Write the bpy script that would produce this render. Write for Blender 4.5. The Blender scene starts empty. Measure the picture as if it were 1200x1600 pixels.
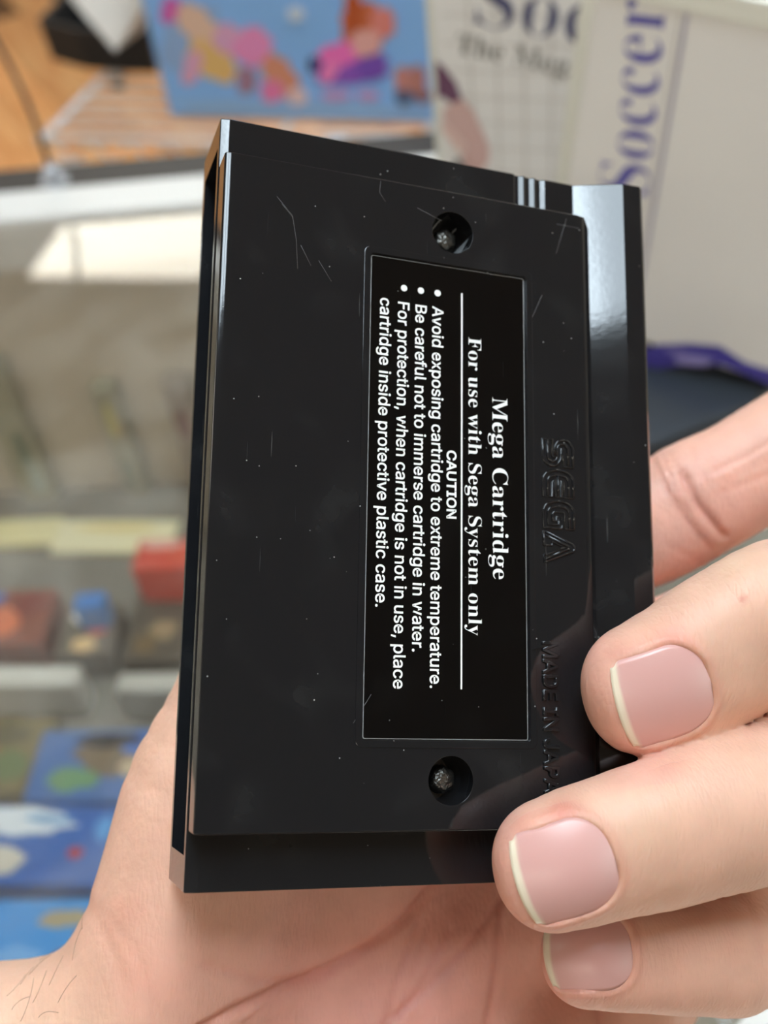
import bpy, bmesh, math, random
import numpy as np
from mathutils import Vector, Matrix

# ---------------------------------------------------------------- camera, light, exposure
SC = bpy.context.scene
COL = SC.collection
FPX = 1703.43                                   # focal length in pixels of a 1200x1600 frame
EYE = np.array([0.0, 0.0, 1.30])
_g = np.array([248.0, 1714.0, 1703.0]); _g /= np.linalg.norm(_g)
_Z = -_g
_Y = np.array([0, 0, 1.0]) - np.dot([0, 0, 1.0], _Z) * _Z; _Y /= np.linalg.norm(_Y)
_X = np.cross(_Y, _Z)
WM = np.array([_X, _Y, _Z])                     # camera axes (right, down, forward) -> world

cam = bpy.data.cameras.new('camera')
cam_o = bpy.data.objects.new('camera', cam); COL.objects.link(cam_o)
_m = Matrix((WM @ np.diag([1, -1, -1])).tolist()).to_4x4(); _m.translation = Vector(EYE)
cam_o.matrix_world = _m
cam.sensor_fit = 'VERTICAL'; cam.sensor_height = 24.0; cam.lens = FPX / 1600 * 24.0
cam.clip_start = 0.01; cam.clip_end = 50
cam.dof.use_dof = True; cam.dof.focus_distance = 0.149; cam.dof.aperture_fstop = cam.lens / 2.7
SC.camera = cam_o

world = bpy.data.worlds.new('world'); SC.world = world; world.use_nodes = True
world.node_tree.nodes['Background'].inputs[0].default_value = (0.5, 0.52, 0.55, 1)
world.node_tree.nodes['Background'].inputs[1].default_value = 0.1
SC.view_settings.view_transform = 'Standard'; SC.view_settings.look = 'None'
SC.view_settings.gamma = 1.0; SC.view_settings.use_curve_mapping = False
SC.view_settings.exposure = 0.0
PANEL_L = 11.0                                  # radiance of the ceiling panels
CEIL = 2.65

# ---------------------------------------------------------------- geometry helpers
def rayw(px, py):
    return WM @ np.array([(px - 600) / FPX, (py - 800) / FPX, 1.0])
def on_z(px, py, z):
    d = rayw(px, py); return EYE + d * ((z - EYE[2]) / d[2])
def on_plane(px, py, p0, n):
    d = rayw(px, py); return EYE + d * (np.dot(np.array(p0) - EYE, n) / np.dot(d, n))

RC = np.array([[0.9449151606, 0.0148614437, 0.3269777924], [0.0762583693, -0.9814738831, -0.1757659748],
               [0.3183080274, 0.1910187275, -0.9285428614]])
TC = np.array([-21.722196, -5.2201, 145.01529])
CART_M = Matrix((WM @ RC).tolist()).to_4x4(); CART_M.translation = Vector(EYE + WM @ TC * 0.001)
_co = RC.T @ (-TC)
def hit(px, py, w):                             # cartridge frame (mm): U across, V along, W towards the viewer
    d = RC.T @ np.array([(px - 600) / FPX, (py - 800) / FPX, 1.0])
    return _co + d * ((w - _co[2]) / d[2])
def to_px(P):
    q = P @ RC.T + TC
    return np.stack([600 + FPX * q[:, 0] / q[:, 2], 800 + FPX * q[:, 1] / q[:, 2]], 1)

def tag(o, label=None, cat=None, group=None, kind=None):
    if label: o['label'] = label
    if cat: o['category'] = cat
    if group: o['group'] = group
    if kind: o['kind'] = kind
    return o
def empty(name, M=None, loc=None, rz=0):
    o = bpy.data.objects.new(name, None); COL.objects.link(o); o.empty_display_size = 0.02
    if M is not None: o.matrix_world = M
    elif loc is not None: o.location = loc; o.rotation_euler = (0, 0, rz)
    return o
def link(name, me, mat=None, parent=None, smooth=False):
    o = bpy.data.objects.new(name, me); COL.objects.link(o)
    if mat is not None:
        me.materials.clear(); me.materials.append(mat)
    if parent is not None: o.parent = parent
    if smooth:
        me.polygons.foreach_set('use_smooth', [True] * len(me.polygons))
    return o
def from_bm(name, bm, mat=None, parent=None, smooth=False):
    me = bpy.data.meshes.new(name); bm.to_mesh(me); bm.free()
    return link(name, me, mat, parent, smooth)
def from_py(name, v, f, mat=None, parent=None, smooth=False):
    me = bpy.data.meshes.new(name); me.from_pydata([tuple(map(float, p)) for p in v], [], f); me.update()
    return link(name, me, mat, parent, smooth)
def bevel_bm(bm, w, seg=2, ang=25):
    es = [e for e in bm.edges if len(e.link_faces) == 2 and e.calc_face_angle(0) > math.radians(ang)]
    if es: bmesh.ops.bevel(bm, geom=es, offset=w, segments=seg, affect='EDGES', profile=0.5, clamp_overlap=True)
def box_bm(lo, hi, bev=0, seg=2):
    bm = bmesh.new(); bmesh.ops.create_cube(bm, size=1)
    for v in bm.verts:
        v.co = Vector([lo[i] + (v.co[i] + .5) * (hi[i] - lo[i]) for i in range(3)])
    if bev: bevel_bm(bm, bev, seg)
    return bm
def box(name, lo, hi, mat, parent=None, bev=0):
    return from_bm(name, box_bm(lo, hi, bev), mat, parent)
def prism_bm(poly, lo, hi, axis):               # extrude a 2D polygon along one axis
    bm = bmesh.new()
    def mk(p, h):
        c = list(p); c.insert(axis, h); return Vector(c)
    a = [bm.verts.new(mk(p, lo)) for p in poly]; b = [bm.verts.new(mk(p, hi)) for p in poly]
    bm.faces.new(a); bm.faces.new(b[::-1])
    n = len(poly)
    for i in range(n): bm.faces.new((a[i], b[i], b[(i + 1) % n], a[(i + 1) % n]))
    bmesh.ops.recalc_face_normals(bm, faces=bm.faces)
    return bm
def slab_bm(pts, nrm, th):                      # a flat polygon in space given a thickness along nrm
    bm = bmesh.new(); n = Vector(nrm).normalized()
    a = [bm.verts.new(Vector(p)) for p in pts]; b = [bm.verts.new(Vector(p) + n * th) for p in pts]
    bm.faces.new(a); bm.faces.new(b[::-1]); k = len(pts)
    for i in range(k): bm.faces.new((a[i], b[i], b[(i + 1) % k], a[(i + 1) % k]))
    bmesh.ops.recalc_face_normals(bm, faces=bm.faces)
    return bm
def cyl_bm(c, r, h, seg=32, r2=None, axis=2):
    bm = bmesh.new()
    bmesh.ops.create_cone(bm, cap_ends=True, segments=seg, radius1=r, radius2=r if r2 is None else r2, depth=h)
    if axis == 0: bmesh.ops.rotate(bm, verts=bm.verts, matrix=Matrix.Rotation(math.pi / 2, 3, 'Y'))
    if axis == 1: bmesh.ops.rotate(bm, verts=bm.verts, matrix=Matrix.Rotation(math.pi / 2, 3, 'X'))
    bmesh.ops.translate(bm, verts=bm.verts, vec=Vector(c))
    return bm
def tube_mesh(paths, r, seg=6, closed=False):   # tubes along 3D polylines
    V, Fc = [], []
    for P in paths:
        P = [Vector(p) for p in P]; n = len(P); base = len(V); up = None
        for i, p in enumerate(P):
            t = (P[(i + 1) % n if closed else min(i + 1, n - 1)] - P[(i - 1) % n if closed else max(i - 1, 0)]).normalized()
            if up is None: up = t.orthogonal().normalized()
            up = (up - t * up.dot(t))
            up = up.normalized() if up.length > 1e-9 else t.orthogonal().normalized()
            s = t.cross(up); rr = r[i] if isinstance(r, (list, tuple)) else r
            for k in range(seg):
                a = 2 * math.pi * k / seg
                V.append(p + (up * math.cos(a) + s * math.sin(a)) * rr)
        for i in range(n if closed else n - 1):
            for k in range(seg):
                a0 = base + i * seg + k; a1 = base + i * seg + (k + 1) % seg
                j = (i + 1) % n
                Fc.append((a0, a1, base + j * seg + (k + 1) % seg, base + j * seg + k))
        if not closed:
            Fc.append(tuple(base + k for k in range(seg))[::-1]); Fc.append(tuple(base + (n - 1) * seg + k for k in range(seg)))
    return V, Fc
def tube(name, paths, r, mat, parent=None, seg=6, closed=False):
    V, Fc = tube_mesh(paths, r, seg, closed); return from_py(name, V, Fc, mat, parent, True)
def boolean(bm, cutters):                       # bm minus each cutter, returns a mesh
    me = bpy.data.meshes.new('work'); bm.to_mesh(me); bm.free()
    o = bpy.data.objects.new('work', me); COL.objects.link(o); tmp = []
    for c in cutters:
        cm = bpy.data.meshes.new('cut'); c.to_mesh(cm); c.free()
        co = bpy.data.objects.new('cut', cm); COL.objects.link(co); tmp.append(co)
        md = o.modifiers.new('b', 'BOOLEAN'); md.operation = 'DIFFERENCE'; md.object = co; md.solver = 'EXACT'
    dg = bpy.context.evaluated_depsgraph_get()
    out = bpy.data.meshes.new_from_object(o.evaluated_get(dg))
    for t in tmp + [o]: bpy.data.objects.remove(t)
    return out
def text_mesh(body, extrude=0.0, offset=0.0, bevel=0.0, res=4):
    cu = bpy.data.curves.new('txt', 'FONT'); cu.body = body; cu.size = 1; cu.extrude = extrude
    cu.offset = offset; cu.bevel_depth = bevel; cu.bevel_resolution = 1; cu.resolution_u = res
    o = bpy.data.objects.new('txt', cu); COL.objects.link(o)
    dg = bpy.context.evaluated_depsgraph_get(); dg.update()
    me = bpy.data.meshes.new_from_object(o.evaluated_get(dg))
    bpy.data.objects.remove(o)
    return me
GLYPHS = {
    ' ': (188, ''),
    ',': (188, '38,-119 68,71 137,71 84,-119'),
    '.': (188, '95,-4 83,-3 73,1 63,9 55,18 51,29 50,41 51,53 55,64 63,73 73,81 83,85 95,87 107,85 118,81 128,73 135,64 140,53 141,41 140,29 135,18 128,9 118,1 107,-3'),
    'A': (480, '16,0 201,509 276,509 463,0 395,0 287,302 280,323 272,346 264,372 255,402 238,446 222,402 213,371 204,345 197,322 191,302 85,0|110,142 110,199 370,199 370,142'),
    'B': (456, '60,0 60,509 241,509 274,507 304,501 329,491 350,477 367,461 381,442 390,421 396,398 398,374 397,353 393,336 387,320 378,307 368,295 356,286 343,278 329,272 315,267 315,262 331,260 347,254 363,245 378,234 391,220 402,203 411,184 416,161 418,136 416,111 410,88 400,67 386,48 368,31 344,18 317,8 284,2 247,0|125,57 245,57 281,60 309,67 330,80 344,96 353,115 355,137 354,153 350,169 342,184 333,197 320,209 306,218 289,225 269,229 248,231 125,231|125,285 238,285 256,287 273,290 288,296 302,304 314,314 323,326 330,340 335,355 336,372 333,393 326,412 313,429 294,442 270,449 240,452 125,452'),
    'C': (510, '267,-7 225,-3 186,7 150,25 119,49 92,79 70,115 53,157 44,203 40,254 44,305 53,352 70,393 92,429 119,459 150,484 186,501 225,512 267,516 293,514 317,511 340,504 362,496 383,485 402,471 419,456 435,438 448,418 459,397 467,373 473,348 408,348 404,365 397,380 389,395 380,407 369,418 357,428 344,437 330,444 315,449 300,453 284,455 267,456 237,453 209,445 184,432 161,414 141,391 125,364 113,332 106,295 103,254 106,213 113,177 125,145 141,117 161,94 184,76 210,63 237,56 267,53 284,54 300,56 315,60 330,65 344,72 357,81 369,90 380,102 389,114 397,128 404,144 408,160 473,160 467,135 459,112 448,91 435,71 420,53 402,38 383,24 363,13 341,5 317,-2 293,-6'),
    'D': (502, '219,0 96,0 96,57 215,57 254,60 288,68 318,81 343,99 363,122 379,149 390,181 397,216 399,255 397,294 390,329 379,361 364,388 344,410 320,428 291,441 258,449 221,452 93,452 93,509 225,509 273,505 315,495 353,478 385,455 412,426 433,391 449,351 458,306 462,255 458,205 449,159 433,119 411,83 384,54 351,31 312,14 268,3|125,509 125,0 60,0 60,509'),
    'E': (419, '60,0 60,509 372,509 372,452 125,452 125,286 355,286 355,229 125,229 125,57 375,57 375,0'),
    'F': (410, '60,0 60,509 369,509 369,452 125,452 125,278 346,278 346,221 125,221 125,0'),
    'I': (300, '31,0 31,57 118,57 118,452 31,452 31,509 269,509 269,452 183,452 183,57 269,57 269,0'),
    'J': (396, '185,-7 143,-2 106,11 75,33 52,63 38,100 33,145 33,173 98,173 98,145 100,117 108,93 122,74 139,61 160,53 185,50 209,53 230,61 248,74 261,93 269,117 272,145 272,509 336,509 336,145 332,100 318,63 294,33 263,11 227,-2'),
    'M': (628, '60,0 60,509 152,509 277,187 287,159 299,123 311,84 322,49 307,49 318,83 330,121 342,158 352,187 476,509 568,509 568,0 504,0 504,291 504,327 505,369 506,413 507,457 513,457 508,441 503,425 498,409 482,363 467,322 456,291 342,0 286,0 170,291 159,321 145,361 129,408 112,457 119,457 120,416 121,372 122,328 122,291 122,0'),
    'N': (523, '60,0 60,509 136,509 343,183 349,174 355,163 363,151 371,137 379,122 388,107 396,90 405,73 414,55 405,54 403,72 402,90 401,108 400,126 399,142 399,157 399,195 399,509 463,509 463,0 387,0 202,290 177,331 168,346 159,363 148,381 108,452 119,454 122,384 124,328 125,291 125,0'),
    'O': (533, '267,-7 225,-3 186,7 150,25 119,49 92,79 70,115 53,157 44,203 40,254 44,305 53,352 70,393 92,429 119,459 150,484 186,501 225,512 267,516 309,512 348,501 384,484 415,459 442,429 464,393 480,352 490,305 493,254 490,203 480,157 464,115 442,79 415,49 384,25 348,7 309,-3|267,53 296,55 324,63 349,76 372,94 392,116 408,144 420,176 428,213 430,254 428,295 420,332 408,365 392,392 372,415 349,433 324,446 296,453 267,456 237,453 210,445 184,433 161,415 142,392 125,364 113,332 106,295 103,254 106,213 113,176 125,144 142,117 161,94 184,76 210,63 237,55'),
    'P': (445, '60,0 60,509 235,509 272,506 305,499 332,487 356,471 375,452 390,430 400,404 407,377 409,348 407,318 400,291 390,265 375,243 356,223 332,207 305,195 272,188 235,186 109,186 109,242 233,242 257,244 279,248 297,256 312,266 324,279 333,294 339,310 343,328 344,348 343,367 339,385 333,402 324,416 312,428 297,439 279,446 257,451 232,452 125,452 125,0'),
    'T': (449, '32,452 32,509 417,509 417,452 257,452 257,0 193,0 193,452'),
    'U': (517, '259,-8 220,-6 186,2 154,15 126,33 103,55 85,80 71,108 63,140 60,173 60,509 124,509 124,178 126,155 132,133 141,113 153,95 169,80 187,68 208,59 232,53 259,52 285,53 309,59 331,68 349,80 364,95 377,113 385,133 391,155 393,178 393,509 457,509 457,173 454,140 446,108 433,80 414,55 391,33 363,15 332,2 297,-6'),
    'a': (389, '160,-9 137,-7 115,-3 94,5 76,15 60,29 48,45 38,63 32,84 30,108 32,128 36,146 43,161 53,174 64,184 78,193 92,200 108,206 125,211 143,214 161,217 178,220 234,227 247,229 257,231 265,235 271,240 274,246 276,255 276,257 275,272 272,285 267,297 260,307 251,315 240,322 227,327 212,330 196,331 178,330 163,327 149,322 137,316 127,309 118,301 110,292 104,283 100,274 41,291 51,313 64,331 79,346 95,358 114,368 133,375 153,380 173,383 194,384 208,384 223,382 239,379 255,375 271,369 286,360 300,350 312,336 322,320 330,301 335,278 337,251 337,0 277,0 277,52 272,52 267,43 260,34 252,25 242,16 229,8 215,1 199,-4 181,-7|170,45 192,47 211,51 228,59 242,68 254,80 263,93 270,108 274,122 276,138 276,190 272,187 267,184 259,182 251,180 241,178 231,176 200,171 175,168 161,166 147,163 134,159 122,153 112,147 103,139 97,130 93,118 92,105 93,93 96,82 102,72 109,64 119,57 130,52 142,48 156,46'),
    'c': (396, '207,-8 174,-5 144,3 117,16 93,35 72,58 56,85 44,116 37,150 34,187 37,225 44,260 56,291 72,318 93,341 117,360 144,374 174,382 207,384 226,384 243,381 260,377 276,371 291,364 305,356 318,346 330,335 340,322 349,308 356,293 362,277 303,262 300,272 295,281 290,289 284,297 278,304 270,311 261,316 252,321 242,325 231,328 220,329 207,330 184,328 163,321 145,310 130,296 118,278 108,258 102,236 98,212 96,187 98,163 102,139 108,117 118,97 130,80 145,66 163,55 184,49 207,46 220,47 232,49 243,52 253,55 262,60 271,66 279,73 285,80 292,89 297,98 301,107 304,117 363,102 357,86 350,70 341,56 331,43 319,32 306,21 292,12 277,5 261,-1 244,-5 226,-7'),
    'd': (424, '195,-8 165,-6 137,3 111,16 89,34 70,57 55,84 43,116 36,151 34,189 36,227 43,261 55,293 70,320 89,342 112,361 137,374 165,382 196,384 218,383 237,379 253,373 267,364 278,355 287,346 295,336 301,327 306,319 311,319 311,509 372,509 372,0 313,0 313,59 307,59 301,50 295,41 287,31 277,21 266,12 252,4 236,-3 217,-7|205,47 226,49 246,55 263,65 278,78 290,95 299,115 306,138 310,162 312,189 310,216 306,241 300,263 290,282 278,299 263,312 246,322 227,328 205,330 182,328 162,322 145,311 130,298 118,281 108,261 102,239 98,215 96,189 98,163 102,139 109,117 118,97 130,80 145,66 162,55 182,49'),
    'e': (404, '212,-8 177,-5 145,3 117,16 92,35 72,58 56,85 44,116 37,150 34,187 36,224 44,258 55,290 71,317 91,340 115,359 142,373 172,382 205,384 226,383 246,380 266,374 285,366 303,355 319,341 334,324 347,305 357,282 365,256 370,227 371,194 371,169 75,169 75,221 338,221 310,202 308,226 304,248 298,269 288,286 277,301 263,314 246,323 227,328 205,330 183,328 164,323 146,313 131,301 119,286 109,270 102,251 97,231 96,211 96,178 98,151 102,127 110,106 121,88 135,73 151,61 169,53 190,48 212,46 227,47 241,49 254,53 265,58 276,65 285,73 294,82 300,93 306,105 365,91 358,72 348,55 335,39 320,26 302,14 283,4 261,-3 237,-7'),
    'f': (254, '228,379 228,327 6,327 6,379|81,0 81,432 82,452 87,470 96,486 107,499 120,510 135,519 152,525 169,529 187,530 201,530 212,529 222,527 231,525 238,523 243,521 227,468 215,472 209,473 202,474 195,474 178,472 164,468 154,460 147,449 143,435 142,419 142,0'),
    'g': (425, '207,-151 180,-149 156,-146 134,-140 114,-132 97,-122 82,-110 70,-97 59,-84 51,-69 101,-41 107,-49 114,-57 122,-66 131,-74 142,-82 154,-88 169,-93 187,-96 207,-97 236,-95 261,-87 282,-75 298,-58 308,-34 311,-6 311,68 306,68 301,60 294,51 287,41 277,32 266,23 252,16 236,10 217,6 195,5 165,7 138,14 113,27 90,43 71,65 55,90 43,120 36,154 34,191 36,229 43,263 55,293 71,320 90,342 112,361 138,374 166,382 196,384 218,383 237,379 253,373 267,365 279,356 288,346 296,336 302,327 308,319 313,319 313,379 372,379 372,-9 370,-40 363,-67 350,-90 334,-109 314,-124 291,-136 265,-144 237,-149|205,59 227,61 246,66 264,75 278,87 290,103 300,121 307,142 311,166 312,193 311,219 307,242 300,264 291,283 279,299 264,312 247,322 227,328 205,330 182,328 163,322 145,312 130,298 118,282 109,262 102,241 98,218 96,193 98,167 102,144 109,123 118,104 131,88 145,76 163,66 183,61'),
    'h': (410, '114,227 114,0 53,0 53,509 114,509 114,287 102,287 116,319 132,344 152,362 175,374 200,382 227,384 252,383 275,377 295,369 313,356 328,340 341,321 350,298 355,271 357,240 357,0 296,0 296,235 293,263 286,286 273,304 256,318 235,326 210,329 192,328 176,324 161,317 147,308 136,297 126,283 119,266 115,248'),
    'i': (167, '53,0 53,379 114,379 114,0|84,443 73,444 63,448 54,455 47,463 43,472 41,483 43,494 47,504 54,512 63,518 73,522 84,524 95,522 105,518 114,512 121,504 125,494 126,483 125,472 121,463 114,455 105,448 95,444'),
    'l': (189, '139,-2 112,0 91,8 74,20 62,37 55,59 53,84 53,509 114,509 114,99 114,83 117,71 120,62 126,57 135,53 146,52 160,53 170,54 181,3 162,-1 154,-2 147,-2'),
    'm': (610, '53,0 53,379 112,379 112,295 108,295 114,314 122,331 132,346 144,358 158,368 172,376 187,382 203,385 219,386 245,383 268,375 287,361 303,342 314,320 321,295 312,295 318,312 326,329 337,343 350,356 364,366 381,375 398,381 417,385 437,386 458,385 478,380 497,372 514,361 529,346 541,328 550,307 555,283 557,255 557,0 496,0 496,254 493,279 485,298 473,313 456,323 438,329 419,330 402,329 387,326 374,320 363,312 353,302 345,290 340,277 336,263 335,247 335,0 274,0 274,260 272,280 265,297 253,311 238,322 220,328 199,330 185,329 171,326 158,320 145,312 135,302 126,289 119,274 115,257 114,238 114,0'),
    'n': (410, '114,227 114,0 53,0 53,379 112,379 112,287 102,287 116,319 132,344 152,362 175,374 200,382 227,384 252,383 275,377 295,369 313,356 328,340 341,321 350,298 355,271 357,240 357,0 296,0 296,235 293,263 286,286 273,304 256,318 235,326 210,329 192,328 176,324 161,317 147,308 136,297 126,283 119,266 115,248'),
    'o': (415, '207,-8 174,-5 144,3 117,16 93,35 72,58 56,85 44,116 37,150 34,187 37,225 44,260 56,291 72,318 93,341 117,360 144,374 174,382 207,384 241,382 271,374 299,360 323,341 343,318 359,291 371,260 379,225 381,187 379,150 371,116 359,85 343,58 323,35 299,16 271,3 241,-5|207,46 231,49 252,55 270,66 285,80 298,97 307,117 314,139 318,163 319,187 318,212 314,236 307,258 298,278 285,296 270,310 252,321 231,328 207,330 184,328 163,321 145,310 130,296 118,278 108,258 102,236 98,212 96,187 98,163 102,139 108,117 118,97 130,80 145,66 163,55 184,49'),
    'p': (424, '53,-143 53,379 112,379 112,319 118,319 123,327 130,336 137,346 147,355 158,364 171,373 188,379 207,383 229,384 259,382 287,374 313,361 335,342 354,320 370,293 381,261 388,227 390,189 388,151 381,116 370,84 355,57 336,34 313,16 288,3 260,-6 229,-8 208,-7 189,-3 173,4 159,12 147,21 138,31 130,41 124,50 118,59 114,59 114,-143|220,47 242,49 262,55 279,66 294,80 306,97 316,117 323,139 327,163 328,189 327,215 323,239 316,261 307,281 295,298 280,311 262,322 243,328 220,330 198,328 178,322 161,312 147,299 134,282 125,263 118,241 114,216 113,189 114,162 118,138 125,115 135,95 147,78 162,65 179,55 198,49'),
    'r': (259, '53,0 53,379 112,379 112,321 115,321 124,339 137,354 152,367 171,377 191,383 213,385 229,384 243,384 243,322 230,324 223,325 215,326 207,326 190,324 174,321 159,315 146,306 135,296 126,284 119,269 115,254 114,237 114,0'),
    's': (365, '182,-8 157,-7 133,-3 112,3 93,12 76,24 62,38 50,54 41,73 36,94 94,107 101,87 111,72 124,60 141,52 160,47 181,45 206,47 227,53 244,62 258,74 265,88 268,103 266,115 262,126 254,136 243,144 229,150 212,155 149,170 118,180 92,192 72,208 58,227 50,249 47,274 49,295 55,314 65,332 79,347 95,360 115,370 137,378 161,383 187,384 212,383 234,379 254,372 271,363 286,352 299,339 309,324 318,308 324,290 268,277 262,291 254,304 243,316 228,325 210,331 187,333 166,331 147,326 131,317 119,305 111,292 109,277 110,264 115,253 124,243 136,235 152,229 172,223 229,209 261,200 287,187 306,171 320,153 328,131 331,107 329,85 323,65 312,47 298,31 281,18 260,6 236,-2 210,-7'),
    't': (227, '204,379 204,327 6,327 6,379|65,471 126,471 126,98 127,83 130,70 136,61 144,55 156,51 170,50 185,51 202,54 213,2 207,0 200,-2 192,-3 184,-3 176,-4 168,-4 138,-1 113,7 92,21 77,41 68,64 65,93'),
    'u': (410, '182,-5 158,-3 135,2 115,11 97,23 82,39 69,59 60,82 54,109 53,139 53,379 114,379 114,144 116,117 124,94 137,75 154,61 175,53 200,50 218,51 234,55 249,62 263,71 274,83 283,97 290,113 295,132 296,153 296,379 357,379 357,0 298,0 298,92 307,92 294,60 277,35 257,17 234,5 209,-3'),
    'v': (389, '163,0 17,379 84,379 165,155 173,132 180,110 187,87 193,64 199,42 206,21 184,21 191,42 197,64 203,87 209,110 216,132 224,155 305,379 371,379 226,0'),
    'w': (567, '138,0 23,379 87,379 133,214 140,190 147,164 154,137 161,107 168,75 175,41 165,41 172,74 179,105 186,135 192,163 199,189 206,214 252,379 316,379 362,214 368,189 375,163 382,136 388,106 395,75 402,41 391,41 399,75 406,106 413,135 420,163 427,189 434,214 480,379 545,379 429,0 368,0 319,172 305,225 300,243 295,262 291,280 277,338 291,338 277,280 263,225 258,207 253,189 248,172 199,0'),
    'x': (379, '21,0 171,218 171,171 29,379 100,379 147,306 159,287 170,270 179,253 188,237 198,221 207,206 175,206 185,221 194,237 202,253 211,270 222,287 233,306 282,379 352,379 209,169 209,214 358,0 287,0 231,85 219,103 209,120 200,136 191,152 182,167 173,182 205,182 195,167 187,152 178,136 170,120 160,103 148,85 91,0'),
}
def thicken(P, d):                              # move a closed outline along its own normals
    P = np.array(P, float); e = np.roll(P, -1, 0) - P; e /= np.maximum(np.linalg.norm(e, axis=1), 1e-6)[:, None]
    n = np.stack([-e[:, 1], e[:, 0]], 1); m = n + np.roll(n, 1, 0)
    m /= np.maximum((m * m).sum(1) / 2, 0.5)[:, None]
    return P + m * d
def sans_mesh(body, offset=0.0, extrude=0.0, bevel=0.0):   # grotesque lettering from outlines kept here
    cache = {}; out = bmesh.new(); x = 0
    for ch in body:
        adv, enc = GLYPHS[ch]
        if enc and ch not in cache:
            outs, holes = [], []
            for c in enc.split('|'):
                P = [tuple(int(v) for v in q.split(',')) for q in c.split()]
                Q = [P[0]]
                for p in P[1:]:
                    if math.hypot(p[0] - Q[-1][0], p[1] - Q[-1][1]) > 9: Q.append(p)
                if math.hypot(Q[0][0] - Q[-1][0], Q[0][1] - Q[-1][1]) < 9: Q.pop()
                A = np.array(Q, float); B = np.roll(A, -1, 0); area = (A[:, 0] * B[:, 1] - B[:, 0] * A[:, 1]).sum()
                (outs if area < 0 else holes).append(thicken(Q, offset * 1000) if offset else A)
            bm = bmesh.new()
            def inside(p, poly):
                r = False
                for a, b in zip(poly, np.roll(poly, -1, 0)):
                    if (a[1] > p[1]) != (b[1] > p[1]) and p[0] < (b[0] - a[0]) * (p[1] - a[1]) / (b[1] - a[1]) + a[0]: r = not r
                return r
            for ot in outs:                      # strokes that cross are filled one by one
                cu = bpy.data.curves.new('txt', 'CURVE'); cu.dimensions = '2D'; cu.fill_mode = 'BOTH'; cu.extrude = extrude; cu.bevel_depth = bevel; cu.bevel_resolution = 1
                for P in [ot] + [h for h in holes if inside(h[0], ot)]:
                    sp = cu.splines.new('POLY'); sp.points.add(len(P) - 1); sp.use_cyclic_u = True
                    for k, (px, py) in enumerate(P): sp.points[k].co = (px / 1000, py / 1000, 0, 1)
                o = bpy.data.objects.new('txt', cu); COL.objects.link(o)
                dg = bpy.context.evaluated_depsgraph_get(); dg.update()
                m_ = bpy.data.meshes.new_from_object(o.evaluated_get(dg)); bpy.data.objects.remove(o); bm.from_mesh(m_)
            cache[ch] = bpy.data.meshes.new('glyph'); bm.to_mesh(cache[ch]); bm.free()
        if enc:
            n0 = len(out.verts); out.from_mesh(cache[ch]); out.verts.ensure_lookup_table()
            for v in out.verts[n0:]: v.co.x += x / 1000
        x += adv
    me = bpy.data.meshes.new('txt'); out.to_mesh(me); out.free()
    return me
def serif(s):                                   # serif letterforms of the built-in type
    out = ''
    for ch in s:
        if 'A' <= ch <= 'Z': out += chr(0x1D400 + ord(ch) - 65)
        elif 'a' <= ch <= 'z': out += chr(0x1D41A + ord(ch) - 97)
        else: out += ch
    return out
def place_text(name, me, o0, ex, ey, ez, width, height_per_unit, mat, parent, depth=1.0):
    """glyph x runs along ex and is stretched to width, y along ey with the given scale"""
    n = len(me.vertices); a = np.empty(n * 3); me.vertices.foreach_get('co', a); a = a.reshape(-1, 3)
    x0, x1 = a[:, 0].min(), a[:, 0].max()
    sx = width / (x1 - x0)
    P = np.array(o0)[None] + np.outer((a[:, 0] - x0) * sx, ex) + np.outer(a[:, 1] * height_per_unit, ey) + np.outer(a[:, 2] * depth, ez)
    me.vertices.foreach_set('co', P.ravel()); me.update()
    return link(name, me, mat, parent)

# ---------------------------------------------------------------- material helpers
def mat_new(name):
    m = bpy.data.materials.new(name); m.use_nodes = True
    return m, m.node_tree, m.node_tree.nodes['Principled BSDF']
def N(nt, typ, **kw):
    n = nt.nodes.new(typ)
    for k, v in kw.items(): setattr(n, k, v)
    return n
def plain(name, col, rough=0.5, metal=0.0, bump=0.0, scale=200.0, var=0.0, spec=0.5, coat=0.0):
    m, nt, b = mat_new(name)
    b.inputs['Base Color'].default_value = (*col, 1); b.inputs['Roughness'].default_value = rough
    b.inputs['Metallic'].default_value = metal; b.inputs['Specular IOR Level'].default_value = spec
    b.inputs['Coat Weight'].default_value = coat; b.inputs['Coat Roughness'].default_value = 0.08
    tc = N(nt, 'ShaderNodeTexCoord'); no = N(nt, 'ShaderNodeTexNoise'); no.inputs['Scale'].default_value = scale
    nt.links.new(tc.outputs['Object'], no.inputs['Vector'])
    if var:
        mx = N(nt, 'ShaderNodeMix', data_type='RGBA'); mx.inputs[6].default_value = (*[c * (1 - var) for c in col], 1)
        mx.inputs[7].default_value = (*[min(1, c * (1 + var)) for c in col], 1)
        nt.links.new(no.outputs['Fac'], mx.inputs[0]); nt.links.new(mx.outputs[2], b.inputs['Base Color'])
    if bump:
        bp = N(nt, 'ShaderNodeBump'); bp.inputs['Strength'].default_value = bump; bp.inputs['Distance'].default_value = 0.001
        nt.links.new(no.outputs['Fac'], bp.inputs['Height']); nt.links.new(bp.outputs[0], b.inputs['Normal'])
    return m
def emitter(name, col, s):
    m, nt, b = mat_new(name); nt.nodes.remove(b)
    e = N(nt, 'ShaderNodeEmission'); e.inputs[0].default_value = (*col, 1); e.inputs[1].default_value = s
    nt.links.new(e.outputs[0], nt.nodes['Material Output'].inputs[0]); return m
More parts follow.
